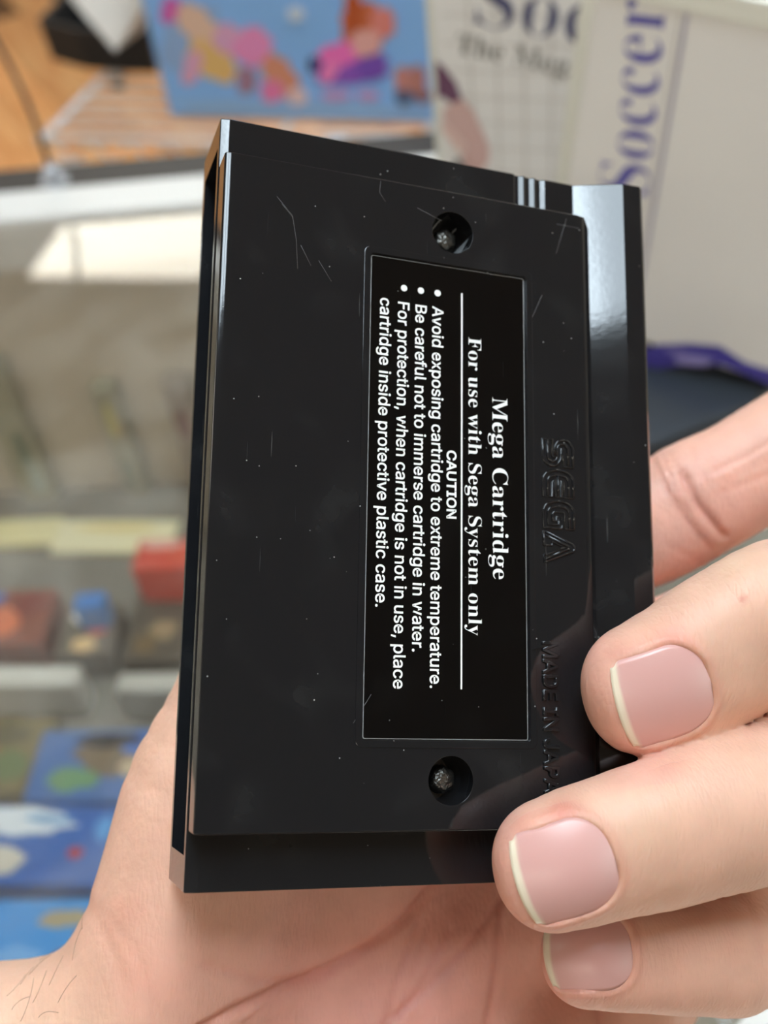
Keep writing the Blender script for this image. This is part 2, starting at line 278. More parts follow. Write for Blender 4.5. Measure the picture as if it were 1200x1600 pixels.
def attr_mat(name, rough=0.4, coat=0.0):        # flat printed colours held on the mesh
    m, nt, b = mat_new(name)
    a = N(nt, 'ShaderNodeVertexColor', layer_name='print')
    nt.links.new(a.outputs[0], b.inputs['Base Color']); b.inputs['Roughness'].default_value = rough
    b.inputs['Coat Weight'].default_value = coat
    return m
def black_plastic(name, rough, wear, base=(0.0095, 0.0098, 0.0112)):
    m, nt, b = mat_new(name)
    b.inputs['Roughness'].default_value = rough
    tc = N(nt, 'ShaderNodeTexCoord')
    # sparse pale dust and hairline scratches, in the object's own coordinates
    vo = N(nt, 'ShaderNodeTexVoronoi'); vo.inputs['Scale'].default_value = 560; nt.links.new(tc.outputs['Object'], vo.inputs['Vector'])
    lt = N(nt, 'ShaderNodeMath', operation='LESS_THAN'); lt.inputs[1].default_value = 0.055; nt.links.new(vo.outputs['Distance'], lt.inputs[0])
    sep = N(nt, 'ShaderNodeSeparateColor'); nt.links.new(vo.outputs['Color'], sep.inputs[0])
    gt = N(nt, 'ShaderNodeMath', operation='GREATER_THAN'); gt.inputs[1].default_value = 0.6; nt.links.new(sep.outputs[0], gt.inputs[0])
    dust = N(nt, 'ShaderNodeMath', operation='MULTIPLY'); nt.links.new(lt.outputs[0], dust.inputs[0]); nt.links.new(gt.outputs[0], dust.inputs[1])
    total = dust
    for ang, sc in ((0.35, 1.0), (-0.9, 1.3), (1.25, 0.8)):
        mp = N(nt, 'ShaderNodeMapping'); mp.inputs['Rotation'].default_value = (0, 0, ang); mp.inputs['Scale'].default_value = (2600 * sc, 55 * sc, 60)
        nt.links.new(tc.outputs['Object'], mp.inputs[0])
        no = N(nt, 'ShaderNodeTexNoise'); no.inputs['Scale'].default_value = 1.0; no.inputs['Detail'].default_value = 1.0
        nt.links.new(mp.outputs[0], no.inputs['Vector'])
        rp = N(nt, 'ShaderNodeMapRange'); rp.inputs['From Min'].default_value = 0.795; rp.inputs['From Max'].default_value = 0.84
        rp.inputs['To Max'].default_value = 0.45
        nt.links.new(no.outputs['Fac'], rp.inputs[0])
        ad = N(nt, 'ShaderNodeMath', operation='MAXIMUM'); nt.links.new(total.outputs[0], ad.inputs[0]); nt.links.new(rp.outputs[0], ad.inputs[1]); total = ad
    # scuff film, denser in patches
    n2 = N(nt, 'ShaderNodeTexNoise'); n2.inputs['Scale'].default_value = 90; n2.inputs['Detail'].default_value = 10
    nt.links.new(tc.outputs['Object'], n2.inputs['Vector'])
    r2 = N(nt, 'ShaderNodeMapRange'); r2.inputs['From Min'].default_value = 0.55; r2.inputs['From Max'].default_value = 0.8; r2.inputs['To Max'].default_value = 0.035
    nt.links.new(n2.outputs['Fac'], r2.inputs[0])
    ad = N(nt, 'ShaderNodeMath', operation='ADD'); nt.links.new(total.outputs[0], ad.inputs[0]); nt.links.new(r2.outputs[0], ad.inputs[1])
    ml = N(nt, 'ShaderNodeMath', operation='MULTIPLY'); ml.inputs[1].default_value = wear; nt.links.new(ad.outputs[0], ml.inputs[0])
    mx = N(nt, 'ShaderNodeMix', data_type='RGBA'); mx.inputs[6].default_value = (*base, 1); mx.inputs[7].default_value = (0.35, 0.35, 0.33, 1)
    nt.links.new(ml.outputs[0], mx.inputs[0]); nt.links.new(mx.outputs[2], b.inputs['Base Color'])
    rr = N(nt, 'ShaderNodeMapRange'); rr.inputs['To Min'].default_value = rough; rr.inputs['To Max'].default_value = rough + 0.25
    nt.links.new(ml.outputs[0], rr.inputs[0]); nt.links.new(rr.outputs[0], b.inputs['Roughness'])
    n3 = N(nt, 'ShaderNodeTexNoise'); n3.inputs['Scale'].default_value = 900; nt.links.new(tc.outputs['Object'], n3.inputs['Vector'])
    bp = N(nt, 'ShaderNodeBump'); bp.inputs['Strength'].default_value = 0.02; bp.inputs['Distance'].default_value = 0.0002
    nt.links.new(n3.outputs['Fac'], bp.inputs['Height']); nt.links.new(bp.outputs[0], b.inputs['Normal'])
    return m
def glass_mat(name):
    m, nt, b = mat_new(name); nt.nodes.remove(b)
    fr = N(nt, 'ShaderNodeFresnel'); fr.inputs[0].default_value = 1.52
    tr = N(nt, 'ShaderNodeBsdfTransparent'); tr.inputs[0].default_value = (0.955, 0.95, 0.93, 1)
    gl = N(nt, 'ShaderNodeBsdfGlossy'); gl.inputs['Roughness'].default_value = 0.015
    mx = N(nt, 'ShaderNodeMixShader')
    ge = N(nt, 'ShaderNodeNewGeometry'); sb = N(nt, 'ShaderNodeMath', operation='SUBTRACT'); sb.inputs[0].default_value = 1.0
    nt.links.new(ge.outputs['Backfacing'], sb.inputs[1]); fm = N(nt, 'ShaderNodeMath', operation='MULTIPLY')
    nt.links.new(fr.outputs[0], fm.inputs[0]); nt.links.new(sb.outputs[0], fm.inputs[1])   # one reflection per pane, at the outer face
    nt.links.new(fm.outputs[0], mx.inputs[0]); nt.links.new(tr.outputs[0], mx.inputs[1]); nt.links.new(gl.outputs[0], mx.inputs[2])
    # worn, dusty top: smears and hairline scratches scatter a little light
    tc = N(nt, 'ShaderNodeTexCoord')
    no = N(nt, 'ShaderNodeTexNoise'); no.inputs['Scale'].default_value = 22; no.inputs['Detail'].default_value = 8; no.inputs['Distortion'].default_value = 1.5
    nt.links.new(tc.outputs['Object'], no.inputs['Vector'])
    mr = N(nt, 'ShaderNodeMapRange'); mr.inputs['From Min'].default_value = 0.42; mr.inputs['From Max'].default_value = 0.8; mr.inputs['To Min'].default_value = 0.015; mr.inputs['To Max'].default_value = 0.10
    nt.links.new(no.outputs['Fac'], mr.inputs[0]); tot = mr
    for ang in (0.5, -0.4, 1.2):
        mp = N(nt, 'ShaderNodeMapping'); mp.inputs['Rotation'].default_value = (0, 0, ang); mp.inputs['Scale'].default_value = (700, 12, 20)
        nt.links.new(tc.outputs['Object'], mp.inputs[0])
        n2 = N(nt, 'ShaderNodeTexNoise'); n2.inputs['Scale'].default_value = 1.0; nt.links.new(mp.outputs[0], n2.inputs['Vector'])
        r2 = N(nt, 'ShaderNodeMapRange'); r2.inputs['From Min'].default_value = 0.7; r2.inputs['From Max'].default_value = 0.8; r2.inputs['To Max'].default_value = 0.12
        nt.links.new(n2.outputs['Fac'], r2.inputs[0])
        ad = N(nt, 'ShaderNodeMath', operation='ADD'); nt.links.new(tot.outputs[0], ad.inputs[0]); nt.links.new(r2.outputs[0], ad.inputs[1]); tot = ad
    df = N(nt, 'ShaderNodeBsdfDiffuse'); df.inputs[0].default_value = (0.75, 0.72, 0.65, 1)
    m2 = N(nt, 'ShaderNodeMixShader')
    nt.links.new(tot.outputs[0], m2.inputs[0]); nt.links.new(mx.outputs[0], m2.inputs[1]); nt.links.new(df.outputs[0], m2.inputs[2])
    nt.links.new(m2.outputs[0], nt.nodes['Material Output'].inputs[0])
    return m
def wood_mat(name, ca, cb, ang=0.0):
    m, nt, b = mat_new(name); b.inputs['Roughness'].default_value = 0.45
    tc = N(nt, 'ShaderNodeTexCoord'); mp = N(nt, 'ShaderNodeMapping'); mp.inputs['Scale'].default_value = (14, 1.6, 1)
    nt.links.new(tc.outputs['Object'], mp.inputs[0])
    no = N(nt, 'ShaderNodeTexNoise'); no.inputs['Scale'].default_value = 2.2; no.inputs['Detail'].default_value = 6; nt.links.new(mp.outputs[0], no.inputs['Vector'])
    oi = N(nt, 'ShaderNodeObjectInfo')
    cr = N(nt, 'ShaderNodeValToRGB'); cr.color_ramp.elements[0].position = 0.3; cr.color_ramp.elements[1].position = 0.7
    cr.color_ramp.elements[0].color = (*ca, 1); cr.color_ramp.elements[1].color = (*cb, 1)
    nt.links.new(no.outputs['Fac'], cr.inputs[0])
    hs = N(nt, 'ShaderNodeHueSaturation'); mr = N(nt, 'ShaderNodeMapRange'); mr.inputs['To Min'].default_value = 0.75; mr.inputs['To Max'].default_value = 1.2
    nt.links.new(oi.outputs['Random'], mr.inputs[0]); nt.links.new(mr.outputs[0], hs.inputs['Value']); nt.links.new(cr.outputs[0], hs.inputs['Color'])
    nt.links.new(hs.outputs[0], b.inputs['Base Color'])
    return m

def srgb(r, g, b):
    f = lambda c: (c / 255 / 12.92) if c <= 10 else ((c / 255 + 0.055) / 1.055) ** 2.4
    return (f(r), f(g), f(b))

M = {}
M['white_wall'] = plain('painted plaster', (0.62, 0.60, 0.56), 0.9, var=0.05, scale=3)
M['ceiling'] = plain('ceiling board', (0.66, 0.66, 0.64), 0.95, var=0.06, scale=30)
M['floor_gap'] = plain('dark floor joint', (0.12, 0.06, 0.025), 0.8)
M['wood'] = wood_mat('orange floor wood', srgb(214, 142, 82), srgb(248, 200, 142))
M['panel_frame'] = plain('white lamp frame', (0.7, 0.7, 0.7), 0.5)
M['shell'] = black_plastic('black cartridge plastic', 0.075, 0.8)
M['scratch'] = plain('scuffed plastic', (0.16, 0.16, 0.16), 0.5)
M['label'] = black_plastic('glossy black label', 0.04, 0.25, (0.0025, 0.0023, 0.0024)); M['label'].node_tree.nodes['Principled BSDF'].inputs['Specular IOR Level'].default_value = 0.3
M['ink'] = plain('white ink', (0.86, 0.86, 0.84), 0.35)
M['screw'] = plain('dark steel', (0.12, 0.115, 0.105), 0.3, 0.9, bump=0.4, scale=1500)
M['glass'] = glass_mat('worn counter glass')
M['alu'] = plain('white enamelled metal', (0.66, 0.65, 0.62), 0.35, var=0.04, scale=20)
M['blackmetal'] = plain('black metal', (0.022, 0.022, 0.024), 0.45, var=0.2, scale=30)
M['case_back'] = plain('grey beige case lining', srgb(188, 178, 160), 0.8, var=0.12, scale=9)
M['case_deck'] = plain('dark grey case deck', srgb(128, 122, 112), 0.8, var=0.2, scale=12)
M['case_body'] = plain('grey laminate', (0.3, 0.3, 0.3), 0.6)
M['chrome'] = plain('zinc wire', (0.85, 0.85, 0.86), 0.35, 0.15)
M['print'] = attr_mat('printed card', 0.35, 0.15)
M['clam'] = plain('white clamshell plastic', srgb(228, 226, 224), 0.32, var=0.03, scale=20)
M['clear'] = plain('milky clear sleeve', (0.70, 0.70, 0.63), 0.15)
M['blue_ink'] = plain('blue print', srgb(84, 80, 166), 0.4)
M['navy_ink'] = plain('navy print', srgb(74, 76, 112), 0.4)
M['grey_ink'] = plain('grey print', srgb(120, 118, 112), 0.4)
M['line_ink'] = plain('pale grey print line', srgb(194, 188, 182), 0.4)
M['lilac_ink'] = plain('lilac print line', srgb(172, 168, 184), 0.4)
M['gloss_black'] = plain('glossy black plastic', (0.012, 0.012, 0.013), 0.12)
M['black_board'] = plain('black card', (0.016, 0.016, 0.017), 0.6)
M['paper'] = plain('white paper', (0.8, 0.8, 0.78), 0.8, var=0.03, scale=40)
M['cord'] = plain('black cord', (0.02, 0.02, 0.02), 0.5)
M['bead'] = plain('grey translucent plastic', (0.42, 0.43, 0.46), 0.2)

# ---------------------------------------------------------------- room
X0, X1, Y0, Y1 = -3.6, 3.6, -3.0, 5.4
def struct(name, lo, hi, mat):
    o = box(name, lo, hi, mat); o['kind'] = 'structure'; return o
floor = struct('floor', (X0, Y0, -0.10), (X1, Y1, -0.012), M['floor_gap'])
struct('ceiling', (X0, Y0, CEIL), (X1, Y1, CEIL + 0.08), M['ceiling'])
struct('wall_front', (X0, Y1, -0.10), (X1, Y1 + 0.1, CEIL), M['white_wall'])
struct('wall_rear', (X0, Y0 - 0.1, -0.10), (X1, Y0, CEIL), M['white_wall'])
struct('wall_left', (X0 - 0.1, Y0, -0.10), (X0, Y1, CEIL), M['white_wall'])
struct('wall_right', (X1, Y0, -0.10), (X1 + 0.1, Y1, CEIL), M['white_wall'])
# floor boards run away to the left, each a piece of the floor
rng = random.Random(3)
pl_me = box_bm((-0.066, -0.6, -0.014), (0.066, 0.6, 0.0), 0.002, 1)
_me = bpy.data.meshes.new('plank'); pl_me.to_mesh(_me); pl_me.free(); _me.materials.append(M['wood'])
pang = math.radians(24)
for i in range(-18, 19):
    for j in range(0, 4):
        u = i * 0.135; v = (j - 1.5) * 1.205 + (0.6 if i % 2 else 0)
        x = u * math.cos(pang) - v * math.sin(pang) - 0.2; y = u * math.sin(pang) + v * math.cos(pang) + 2.4
        if not (-2.2 < x < 1.9 and 0.9 < y < 4.4): continue
        p = bpy.data.objects.new('plank', _me); COL.objects.link(p); p.parent = floor
        p.location = (x, y, 0); p.rotation_euler = (0, 0, pang)

M['lamp_a'] = emitter('cool lamp diffuser', (0.76, 0.90, 1.0), PANEL_L)
_nt = M['lamp_a'].node_tree                      # the two tubes behind the diffuser show as brighter bands
_tc = N(_nt, 'ShaderNodeTexCoord'); _sx = N(_nt, 'ShaderNodeSeparateXYZ'); _nt.links.new(_tc.outputs['Object'], _sx.inputs[0])
_wv = N(_nt, 'ShaderNodeMath', operation='PINGPONG'); _wv.inputs[1].default_value = 0.09
_nt.links.new(_sx.outputs[1], _wv.inputs[0])
_mr = N(_nt, 'ShaderNodeMapRange', interpolation_type='SMOOTHSTEP'); _mr.inputs['From Min'].default_value = 0.0; _mr.inputs['From Max'].default_value = 0.03
_mr.inputs['To Min'].default_value = PANEL_L * 3.2; _mr.inputs['To Max'].default_value = PANEL_L * 1.2
_nt.links.new(_wv.outputs[0], _mr.inputs[0])
for n in _nt.nodes:
    if n.type == 'EMISSION': _nt.links.new(_mr.outputs[0], n.inputs[1])
M['lamp_b'] = emitter('warm lamp diffuser', (1.0, 0.94, 0.80), PANEL_L)
def troffer(x, y, label, mat, rot=-15.5, w=0.66, d=0.25):
    t = empty('ceiling_light', loc=(x, y, CEIL), rz=math.radians(rot)); tag(t, label, 'ceiling light', 'ceiling light panels')
    for lo, hi in (((-w, -d, -.02), (w, -d + .025, 0)), ((-w, d - .025, -.02), (w, d, 0)), ((-w, -d + .025, -.02), (-w + .025, d - .025, 0)), ((w - .025, -d + .025, -.02), (w, d - .025, 0))):
        box('frame_rail', lo, hi, M['panel_frame'], t)
    box('diffuser', (-w + .025, -d + .025, -.012), (w - .025, d - .025, -.002), mat, t)
    return t
troffer(0.17, 0.37, 'cool white ceiling light panel straight above the counter', M['lamp_a'], 90, 0.62, 0.30)
for lx, ly, ll in ((-0.43, 3.40, 'warm white ceiling light panel mirrored in the counter glass'), (-2.6, 4.0, 'added warm white fill panel on the ceiling far left beyond the counter'),
                   (1.9, 2.9, 'added warm white fill panel on the ceiling far right beyond the counter'), (-2.6, 0.6, 'added warm white fill panel on the ceiling to the left of the counter'),
                   (2.9, 0.9, 'added warm white fill panel on the ceiling to the right of the counter'), (-0.8, -2.2, 'added warm white fill panel on the ceiling behind the viewer'),
                   (-2.7, -2.2, 'added warm white fill panel on the ceiling behind the viewer at the left wall'), (2.9, -2.4, 'added warm white fill panel on the ceiling behind the viewer at the right wall')):
    troffer(lx, ly, ll, M['lamp_b'])  # all but the mirrored panel are unseen, added to fill the room with light

# ---------------------------------------------------------------- display counter
GZ = 1.0
A0 = on_z(0, 322, GZ); A1 = on_z(340, 292, GZ)
ce1 = (A1 - A0); ce1[2] = 0; ce1 /= np.linalg.norm(ce1)
CYAW = math.atan2(ce1[1], ce1[0])
CORG = A0 + ce1 * (np.dot(-A0, ce1)); CORG[2] = 0
case = empty('display_case', loc=tuple(CORG), rz=CYAW)
tag(case, 'glass topped shop display counter with white metal back trim', 'counter')
def cl(P):                                      # world -> counter coordinates
    d = np.array(P) - CORG; c, s = math.cos(CYAW), math.sin(CYAW)
    return np.array([d[0] * c + d[1] * s, -d[0] * s + d[1] * c, d[2]])
CX0, CX1, CDEP, DECK = -0.95, 0.95, 0.60, 0.782
box('glass_top', (CX0, -CDEP, GZ - 0.006), (CX1, -0.012, GZ), M['glass'], case)
box('back_trim', (CX0, -0.024, GZ - 0.03), (CX1, 0.010, GZ + 0.004), M['alu'], case, 0.002)
box('black_rail', (CX0, 0.010, GZ - 0.05), (CX1, 0.045, GZ + 0.001), M['blackmetal'], case, 0.002)
box('front_trim', (CX0, -CDEP - 0.02, GZ - 0.03), (CX1, -CDEP, GZ + 0.004), M['alu'], case, 0.002)
box('back_panel', (CX0, -0.012, DECK), (CX1, 0.004, GZ - 0.03), M['case_back'], case)
box('deck', (CX0, -CDEP, DECK - 0.02), (CX1, 0.004, DECK), M['case_deck'], case)
box('side_panel', (CX0 - 0.02, -CDEP, DECK), (CX0, 0.0, GZ + 0.002), M['alu'], case)
box('side_panel', (CX1, -CDEP, DECK), (CX1 + 0.02, 0.0, GZ + 0.002), M['alu'], case)
box('front_panel', (CX0, -CDEP - 0.012, DECK), (CX1, -CDEP - 0.002, GZ - 0.03), M['case_body'], case)
box('cabinet', (CX0, -CDEP, 0.0), (CX1, 0.0, DECK - 0.02), M['case_body'], case, 0.004)

box('added_fill_strip', (CX0 + .05, -CDEP + 0.012, GZ - 0.045), (CX1 - .05, -CDEP + 0.032, GZ - 0.033), emitter('added case fill light', (1.0, 0.95, 0.86), 6.0), case)  # unseen strip lamp, added to brighten the inside of the case
def color_mesh(name, polys, mat, parent, step=0.00006):
    """flat print: polys = [(points3d list, colour, normal)] stacked by a hair"""
    V, Fc, Cc = [], [], []
    for k, (pts, col, n) in enumerate(polys):
        b = len(V)
        for p in pts: V.append(np.array(p) + np.array(n) * step * (k + 1))
        Fc.append(tuple(range(b, b + len(pts)))); Cc += [col] * len(pts)
    o = from_py(name, V, Fc, mat, parent)
    at = o.data.color_attributes.new('print', 'FLOAT_COLOR', 'POINT')
    at.data.foreach_set('color', np.array([(*c, 1) for c in Cc], dtype=np.float32).ravel())
    return o
def ell(cx, cy, rx, ry, rot=0, n=18, wob=0.0, seed=0):
    r = random.Random(seed); out = []
    for i in range(n):
        a = 2 * math.pi * i / n; q = 1 + wob * (r.random() - .5)
        x, y = rx * math.cos(a) * q, ry * math.sin(a) * q
        out.append((cx + x * math.cos(rot) - y * math.sin(rot), cy + x * math.sin(rot) + y * math.cos(rot)))
    return out
# ---------------------------------------------------------------- merchandise inside the case
def flat_box(name, quad, zb, th, base, prints, label, cat, group=None):
    """a boxed item lying in the case: quad = four photo points giving its top face at height zb+th"""
    th = zb - DECK + th; zb = DECK + 0.0004; th -= 0.0004   # everything rests on the deck
    P = [on_z(x, y, zb + th) for x, y in quad]
    o3 = np.mean(P, axis=0); ex = (P[1] - P[0]); ex /= np.linalg.norm(ex); ez = np.array([0, 0, 1.0]); ey = np.cross(ez, ex)
    w = max(np.dot(P[1] - P[0], ex), np.dot(P[2] - P[3], ex)); h = abs(np.dot((P[3] + P[2] - P[0] - P[1]) / 2, ey))
    t = empty(name, loc=(o3[0], o3[1], zb), rz=math.atan2(ex[1], ex[0])); tag(t, label, cat, group)
    bm = box_bm((-w / 2, -h / 2, 0), (w / 2, h / 2, th), min(0.002, th * .2))
    from_bm('body', bm, plain(name + ' card', base, 0.35, coat=0.3, var=0.06, scale=25), t)
    pl = []
    for (cx, cy, rx, ry, rot, col) in prints:
        pts = [(min(max(x, -.96), .96) * w / 2, min(max(y, -.96), .96) * h / 2, th) for x, y in ell(cx, cy, rx, ry, rot, 16, 0.35, int(cx * 97 + cy * 31 + 50))]
        pl.append((pts, col, (0, 0, 1)))
    if pl: color_mesh('cover_print', pl, M['print'], t)
    return t
RED, ORG, YEL, WHT, BLU, LBL, GRN, BRN, DRK, PNK = srgb(200, 62, 48), srgb(214, 128, 66), srgb(236, 222, 160), srgb(232, 232, 228), srgb(48, 92, 170), srgb(88, 150, 210), srgb(110, 150, 90), srgb(120, 90, 60), srgb(40, 40, 44), srgb(226, 170, 160)
SKY = srgb(32, 128, 200)
flat_box('game_box', [(-70, 1405), (170, 1400), (150, 1540), (-120, 1550)], DECK + 0.06, 0.05, SKY,
         [(-.62, .55, .12, .35, .2, srgb(150, 160, 70)), (-.7, -.2, .14, .3, 0, RED), (.45, .5, .3, .2, .3, srgb(150, 140, 110)), (0, -.3, .3, .2, 0, LBL)],
         'bright blue game box under the glass nearest the wrist', 'game box')
flat_box('game_box', [(-70, 1255), (185, 1258), (165, 1382), (-110, 1385)], DECK + 0.045, 0.045, srgb(52, 98, 170),
         [(-.15, .55, .62, .36, -.12, srgb(205, 214, 222)), (.15, .62, .3, .12, -.12, srgb(120, 160, 200)), (-.35, -.42, .42, .36, -.1, srgb(196, 192, 180)), (.6, -.2, .1, .14, 0, srgb(160, 60, 70)), (.85, .4, .1, .3, 0, LBL)],
         'blue game box with large white emblem shapes behind the bright blue one', 'game box')
flat_box('game_box', [(60, 1140), (330, 1135), (330, 1250), (40, 1255)], DECK + 0.03, 0.035, srgb(70, 110, 168),
         [(-.1, .2, .45, .5, .2, srgb(120, 104, 84)), (.3, .5, .3, .4, 0, srgb(60, 110, 190)), (-.5, -.4, .3, .3, 0, srgb(110, 150, 110)), (.15, -.1, .18, .25, 0, srgb(190, 170, 140)), (-.2, .65, .4, .2, 0, DRK)],
         'blue and brown game box under the glass beside the thumb base', 'game box')
flat_box('game_box', [(-90, 1120), (80, 1118), (62, 1240), (-120, 1240)], DECK + 0.03, 0.03, srgb(118, 106, 70),
         [(-.3, .1, .4, .5, 0, srgb(160, 120, 64)), (.4, -.3, .4, .4, 0, srgb(96, 110, 70)), (.2, .5, .4, .3, 0, srgb(90, 84, 60))],
         'olive and ochre game box at the left edge of the case', 'game box')
flat_box('price_strip', [(-60, 1040), (125, 1038), (118, 1070), (-70, 1074)], DECK, 0.03, srgb(206, 204, 196), [],
         'white shelf edge price strip at the left edge of the case', 'price strip')
flat_box('price_strip', [(185, 1050), (340, 1048), (340, 1078), (180, 1082)], DECK, 0.028, srgb(190, 188, 180), [],
         'white shelf edge price strip behind the long side of the cartridge', 'price strip')
flat_box('game_box', [(-60, 925), (85, 918), (70, 1005), (-80, 1012)], DECK, 0.03, srgb(128, 66, 50),
         [(-.1, -.2, .5, .5, 0, srgb(206, 110, 70)), (.5, .4, .4, .4, 0, srgb(120, 50, 44)), (-.4, .7, .4, .2, 0, BLU)],
         'red and orange game box at the left edge of the case', 'game box')
flat_box('game_box', [(100, 945), (185, 940), (176, 1020), (90, 1025)], DECK, 0.025, srgb(100, 90, 78),
         [(-.2, .55, .6, .3, .2, WHT), (.4, .05, .4, .35, .5, srgb(190, 76, 58)), (.0, -.6, .45, .3, 0, srgb(214, 180, 130))],
         'small white topped game box with a red patch among dark boxes', 'game box')
flat_box('game_box', [(118, 925), (165, 922), (160, 948), (112, 951)], DECK, 0.045, srgb(62, 120, 190), [],
         'small plain blue box behind the white topped box', 'game box')
flat_box('game_box', [(205, 930), (340, 926), (340, 1030), (195, 1034)], DECK, 0.02, srgb(86, 78, 68),
         [(-.2, -.1, .3, .3, 0, srgb(150, 130, 100)), (.6, .7, .35, .25, 0, srgb(52, 110, 190)), (.75, .1, .2, .35, 0, srgb(220, 190, 130)), (-.5, -.5, .25, .3, 0, srgb(110, 90, 60))],
         'dark brown game box with a blue corner next to the cartridge', 'game box')
flat_box('game_box', [(212, 842), (345, 838), (345, 885), (208, 890)], DECK, 0.05, srgb(196, 70, 54),
         [(-.45, .55, .5, .3, 0, srgb(222, 170, 160)), (.3, -.2, .5, .4, 0, srgb(205, 84, 60))],
         'bright red game box at the back of the case', 'game box')
flat_box('paper_mat', [(-50, 815), (122, 806), (40, 850), (-90, 858)], DECK, 0.004, srgb(226, 216, 168), [],
         'pale yellow paper mat left of the dark gap at the back of the case', 'paper mat')
flat_box('paper_mat', [(120, 812), (300, 812), (245, 860), (55, 864)], DECK, 0.004, srgb(232, 224, 186), [(0, .5, .7, .25, 0, srgb(222, 200, 128))],
         'pale yellow paper mat right of the dark gap beside the red box', 'paper mat')
# things leaning on the lining at the back of the case
def back_card(name, x0, y0, x1, y1, th, col, label, cat, prints=()):
    """an upright card against the lining, corners from photo points on the plane just in front of it"""
    n = np.array([math.sin(CYAW), -math.cos(CYAW), 0]); p0 = np.array([CORG[0], CORG[1], 0]) + n * (0.012 + th)
    a = cl(on_plane(x0, y0, p0, n)); b = cl(on_plane(x1, y1, p0, n))
    zt = max(a[2], b[2]); zt = min(zt, GZ - 0.035)
    c = CORG + ce1 * ((a[0] + b[0]) / 2) + n * 0.0125; w = abs(b[0] - a[0])
    t = empty(name, loc=(c[0], c[1], DECK), rz=CYAW); tag(t, label, cat)
    hh = zt - DECK
    box('body', (-w / 2, -th, 0), (w / 2, 0, hh), plain(name + ' board', col, 0.5, var=0.1, scale=30), t, 0.001)
    pl = []
    for (cx, cy, rx, ry, rot, c2) in prints:
        pl.append(([(x * w / 2, -th, hh * (0.5 + y * .5)) for x, y in ell(cx, cy, rx, ry, rot, 14, .3, 5)], c2, (0, -1, 0)))
    if pl: color_mesh('cover_print', pl, M['print'], t)
    return t
back_card('game_box', 140, 610, 245, 800, 0.012, srgb(150, 148, 128), 'grey green game box standing at the back right of the dark gap', 'game box',
          [(-.3, -.5, .4, .3, 0, srgb(106, 112, 96)), (.3, .3, .4, .2, 0, srgb(160, 140, 118)), (-.1, .45, .4, .3, 0, srgb(190, 180, 120))])
back_card('game_box', 252, 600, 350, 800, 0.014, srgb(140, 128, 116), 'brown grey game box standing at the back behind the cartridge', 'game box',
          [(-.2, .3, .5, .25, 0, srgb(120, 80, 72)), (.2, -.4, .5, .25, 0, srgb(96, 104, 104))])
back_card('game_box', -60, 570, 100, 800, 0.012, srgb(146, 142, 118), 'pale olive game box standing at the back left of the dark gap', 'game box',
          [(.2, -.3, .35, .35, 0, srgb(90, 100, 80)), (.3, -.6, .4, .25, 0, srgb(150, 160, 150))])

# ---------------------------------------------------------------- cord with its clip on the rail
b0 = on_z(86, 285, GZ + 0.002); top = on_plane(-25, 35, b0, rayw(60, 200) / np.linalg.norm(rayw(60, 200)))
cord = empty('hanging_cord', loc=tuple(b0)); tag(cord, 'thin black cord rising from a grey clip on the counter rail', 'cord')
pts = [(Vector(top - b0) * t + Vector((0.004 * math.sin(t * 3.1), 0, 0)) + Vector((0, 0, 0.008 * (1 - t)))) for t in np.linspace(0, 1, 14)]
tube('cord', [pts], 0.0016, M['cord'], cord, 8)
bm = bmesh.new(); bmesh.ops.create_uvsphere(bm, u_segments=20, v_segments=12, radius=0.0058)
for v in bm.verts: v.co.z = v.co.z * 0.9 + 0.006
from_bm('clip', bm, M['bead'], cord, True)
bm = cyl_bm((0, 0, 0.0008), 0.0085, 0.0016, 24); from_bm('clip_foot', bm, M['bead'], cord)

# ---------------------------------------------------------------- wire shelf beyond the counter
SZ = 0.85
s0 = on_z(58, 216, SZ); s1 = on_z(640, 232, SZ)
se1 = s1 - s0; se1[2] = 0; se1 /= np.linalg.norm(se1); se2 = np.array([-se1[1], se1[0], 0])
shelf = empty('wire_shelf', loc=(s0[0], s0[1], 0), rz=math.atan2(se1[1], se1[0])); tag(shelf, 'chrome wire shelf standing beyond the counter', 'wire shelf')
SLEN = 0.95; SDEP = 0.36
for k in range(1, 15):
    tube('shelf_wire', [[(0.0, k * 0.0255, SZ), (SLEN, k * 0.0255, SZ)]], 0.0024, M['chrome'], shelf, 8)
for zz, yy in ((SZ, 0), (SZ - 0.026, 0)):
    tube('front_wire', [[(0, yy, zz), (SLEN, yy, zz)]], 0.0034, M['chrome'], shelf, 8)
tube('back_wire', [[(0, SDEP + .02, SZ), (SLEN, SDEP + .02, SZ)]], 0.0034, M['chrome'], shelf, 8)
for xx in (0.0, SLEN):
    tube('side_wire', [[(xx, 0, SZ - 0.005), (xx, SDEP + .02, SZ - 0.005)]], 0.0034, M['chrome'], shelf, 8)
for xx in (0.24, 0.5, 0.76):
    tube('cross_wire', [[(xx, 0, SZ - 0.006), (xx, SDEP + .02, SZ - 0.006)]], 0.003, M['chrome'], shelf, 8)
zig = [(0.012 + i * 0.021, 0.002 * (i % 2), SZ - 0.001 - 0.024 * (0.5 - 0.5 * math.cos(i * math.pi))) for i in range(44)]
tube('zigzag_wire', [zig], 0.0022, M['chrome'], shelf, 6)
for xx, yy in ((0.30, 0.01), (SLEN - 0.02, 0.01), (0.30, SDEP), (SLEN - 0.02, SDEP)):
    tube('post', [[(xx, yy, 0.0), (xx, yy, SZ)]], 0.0115, M['chrome'], shelf, 14)

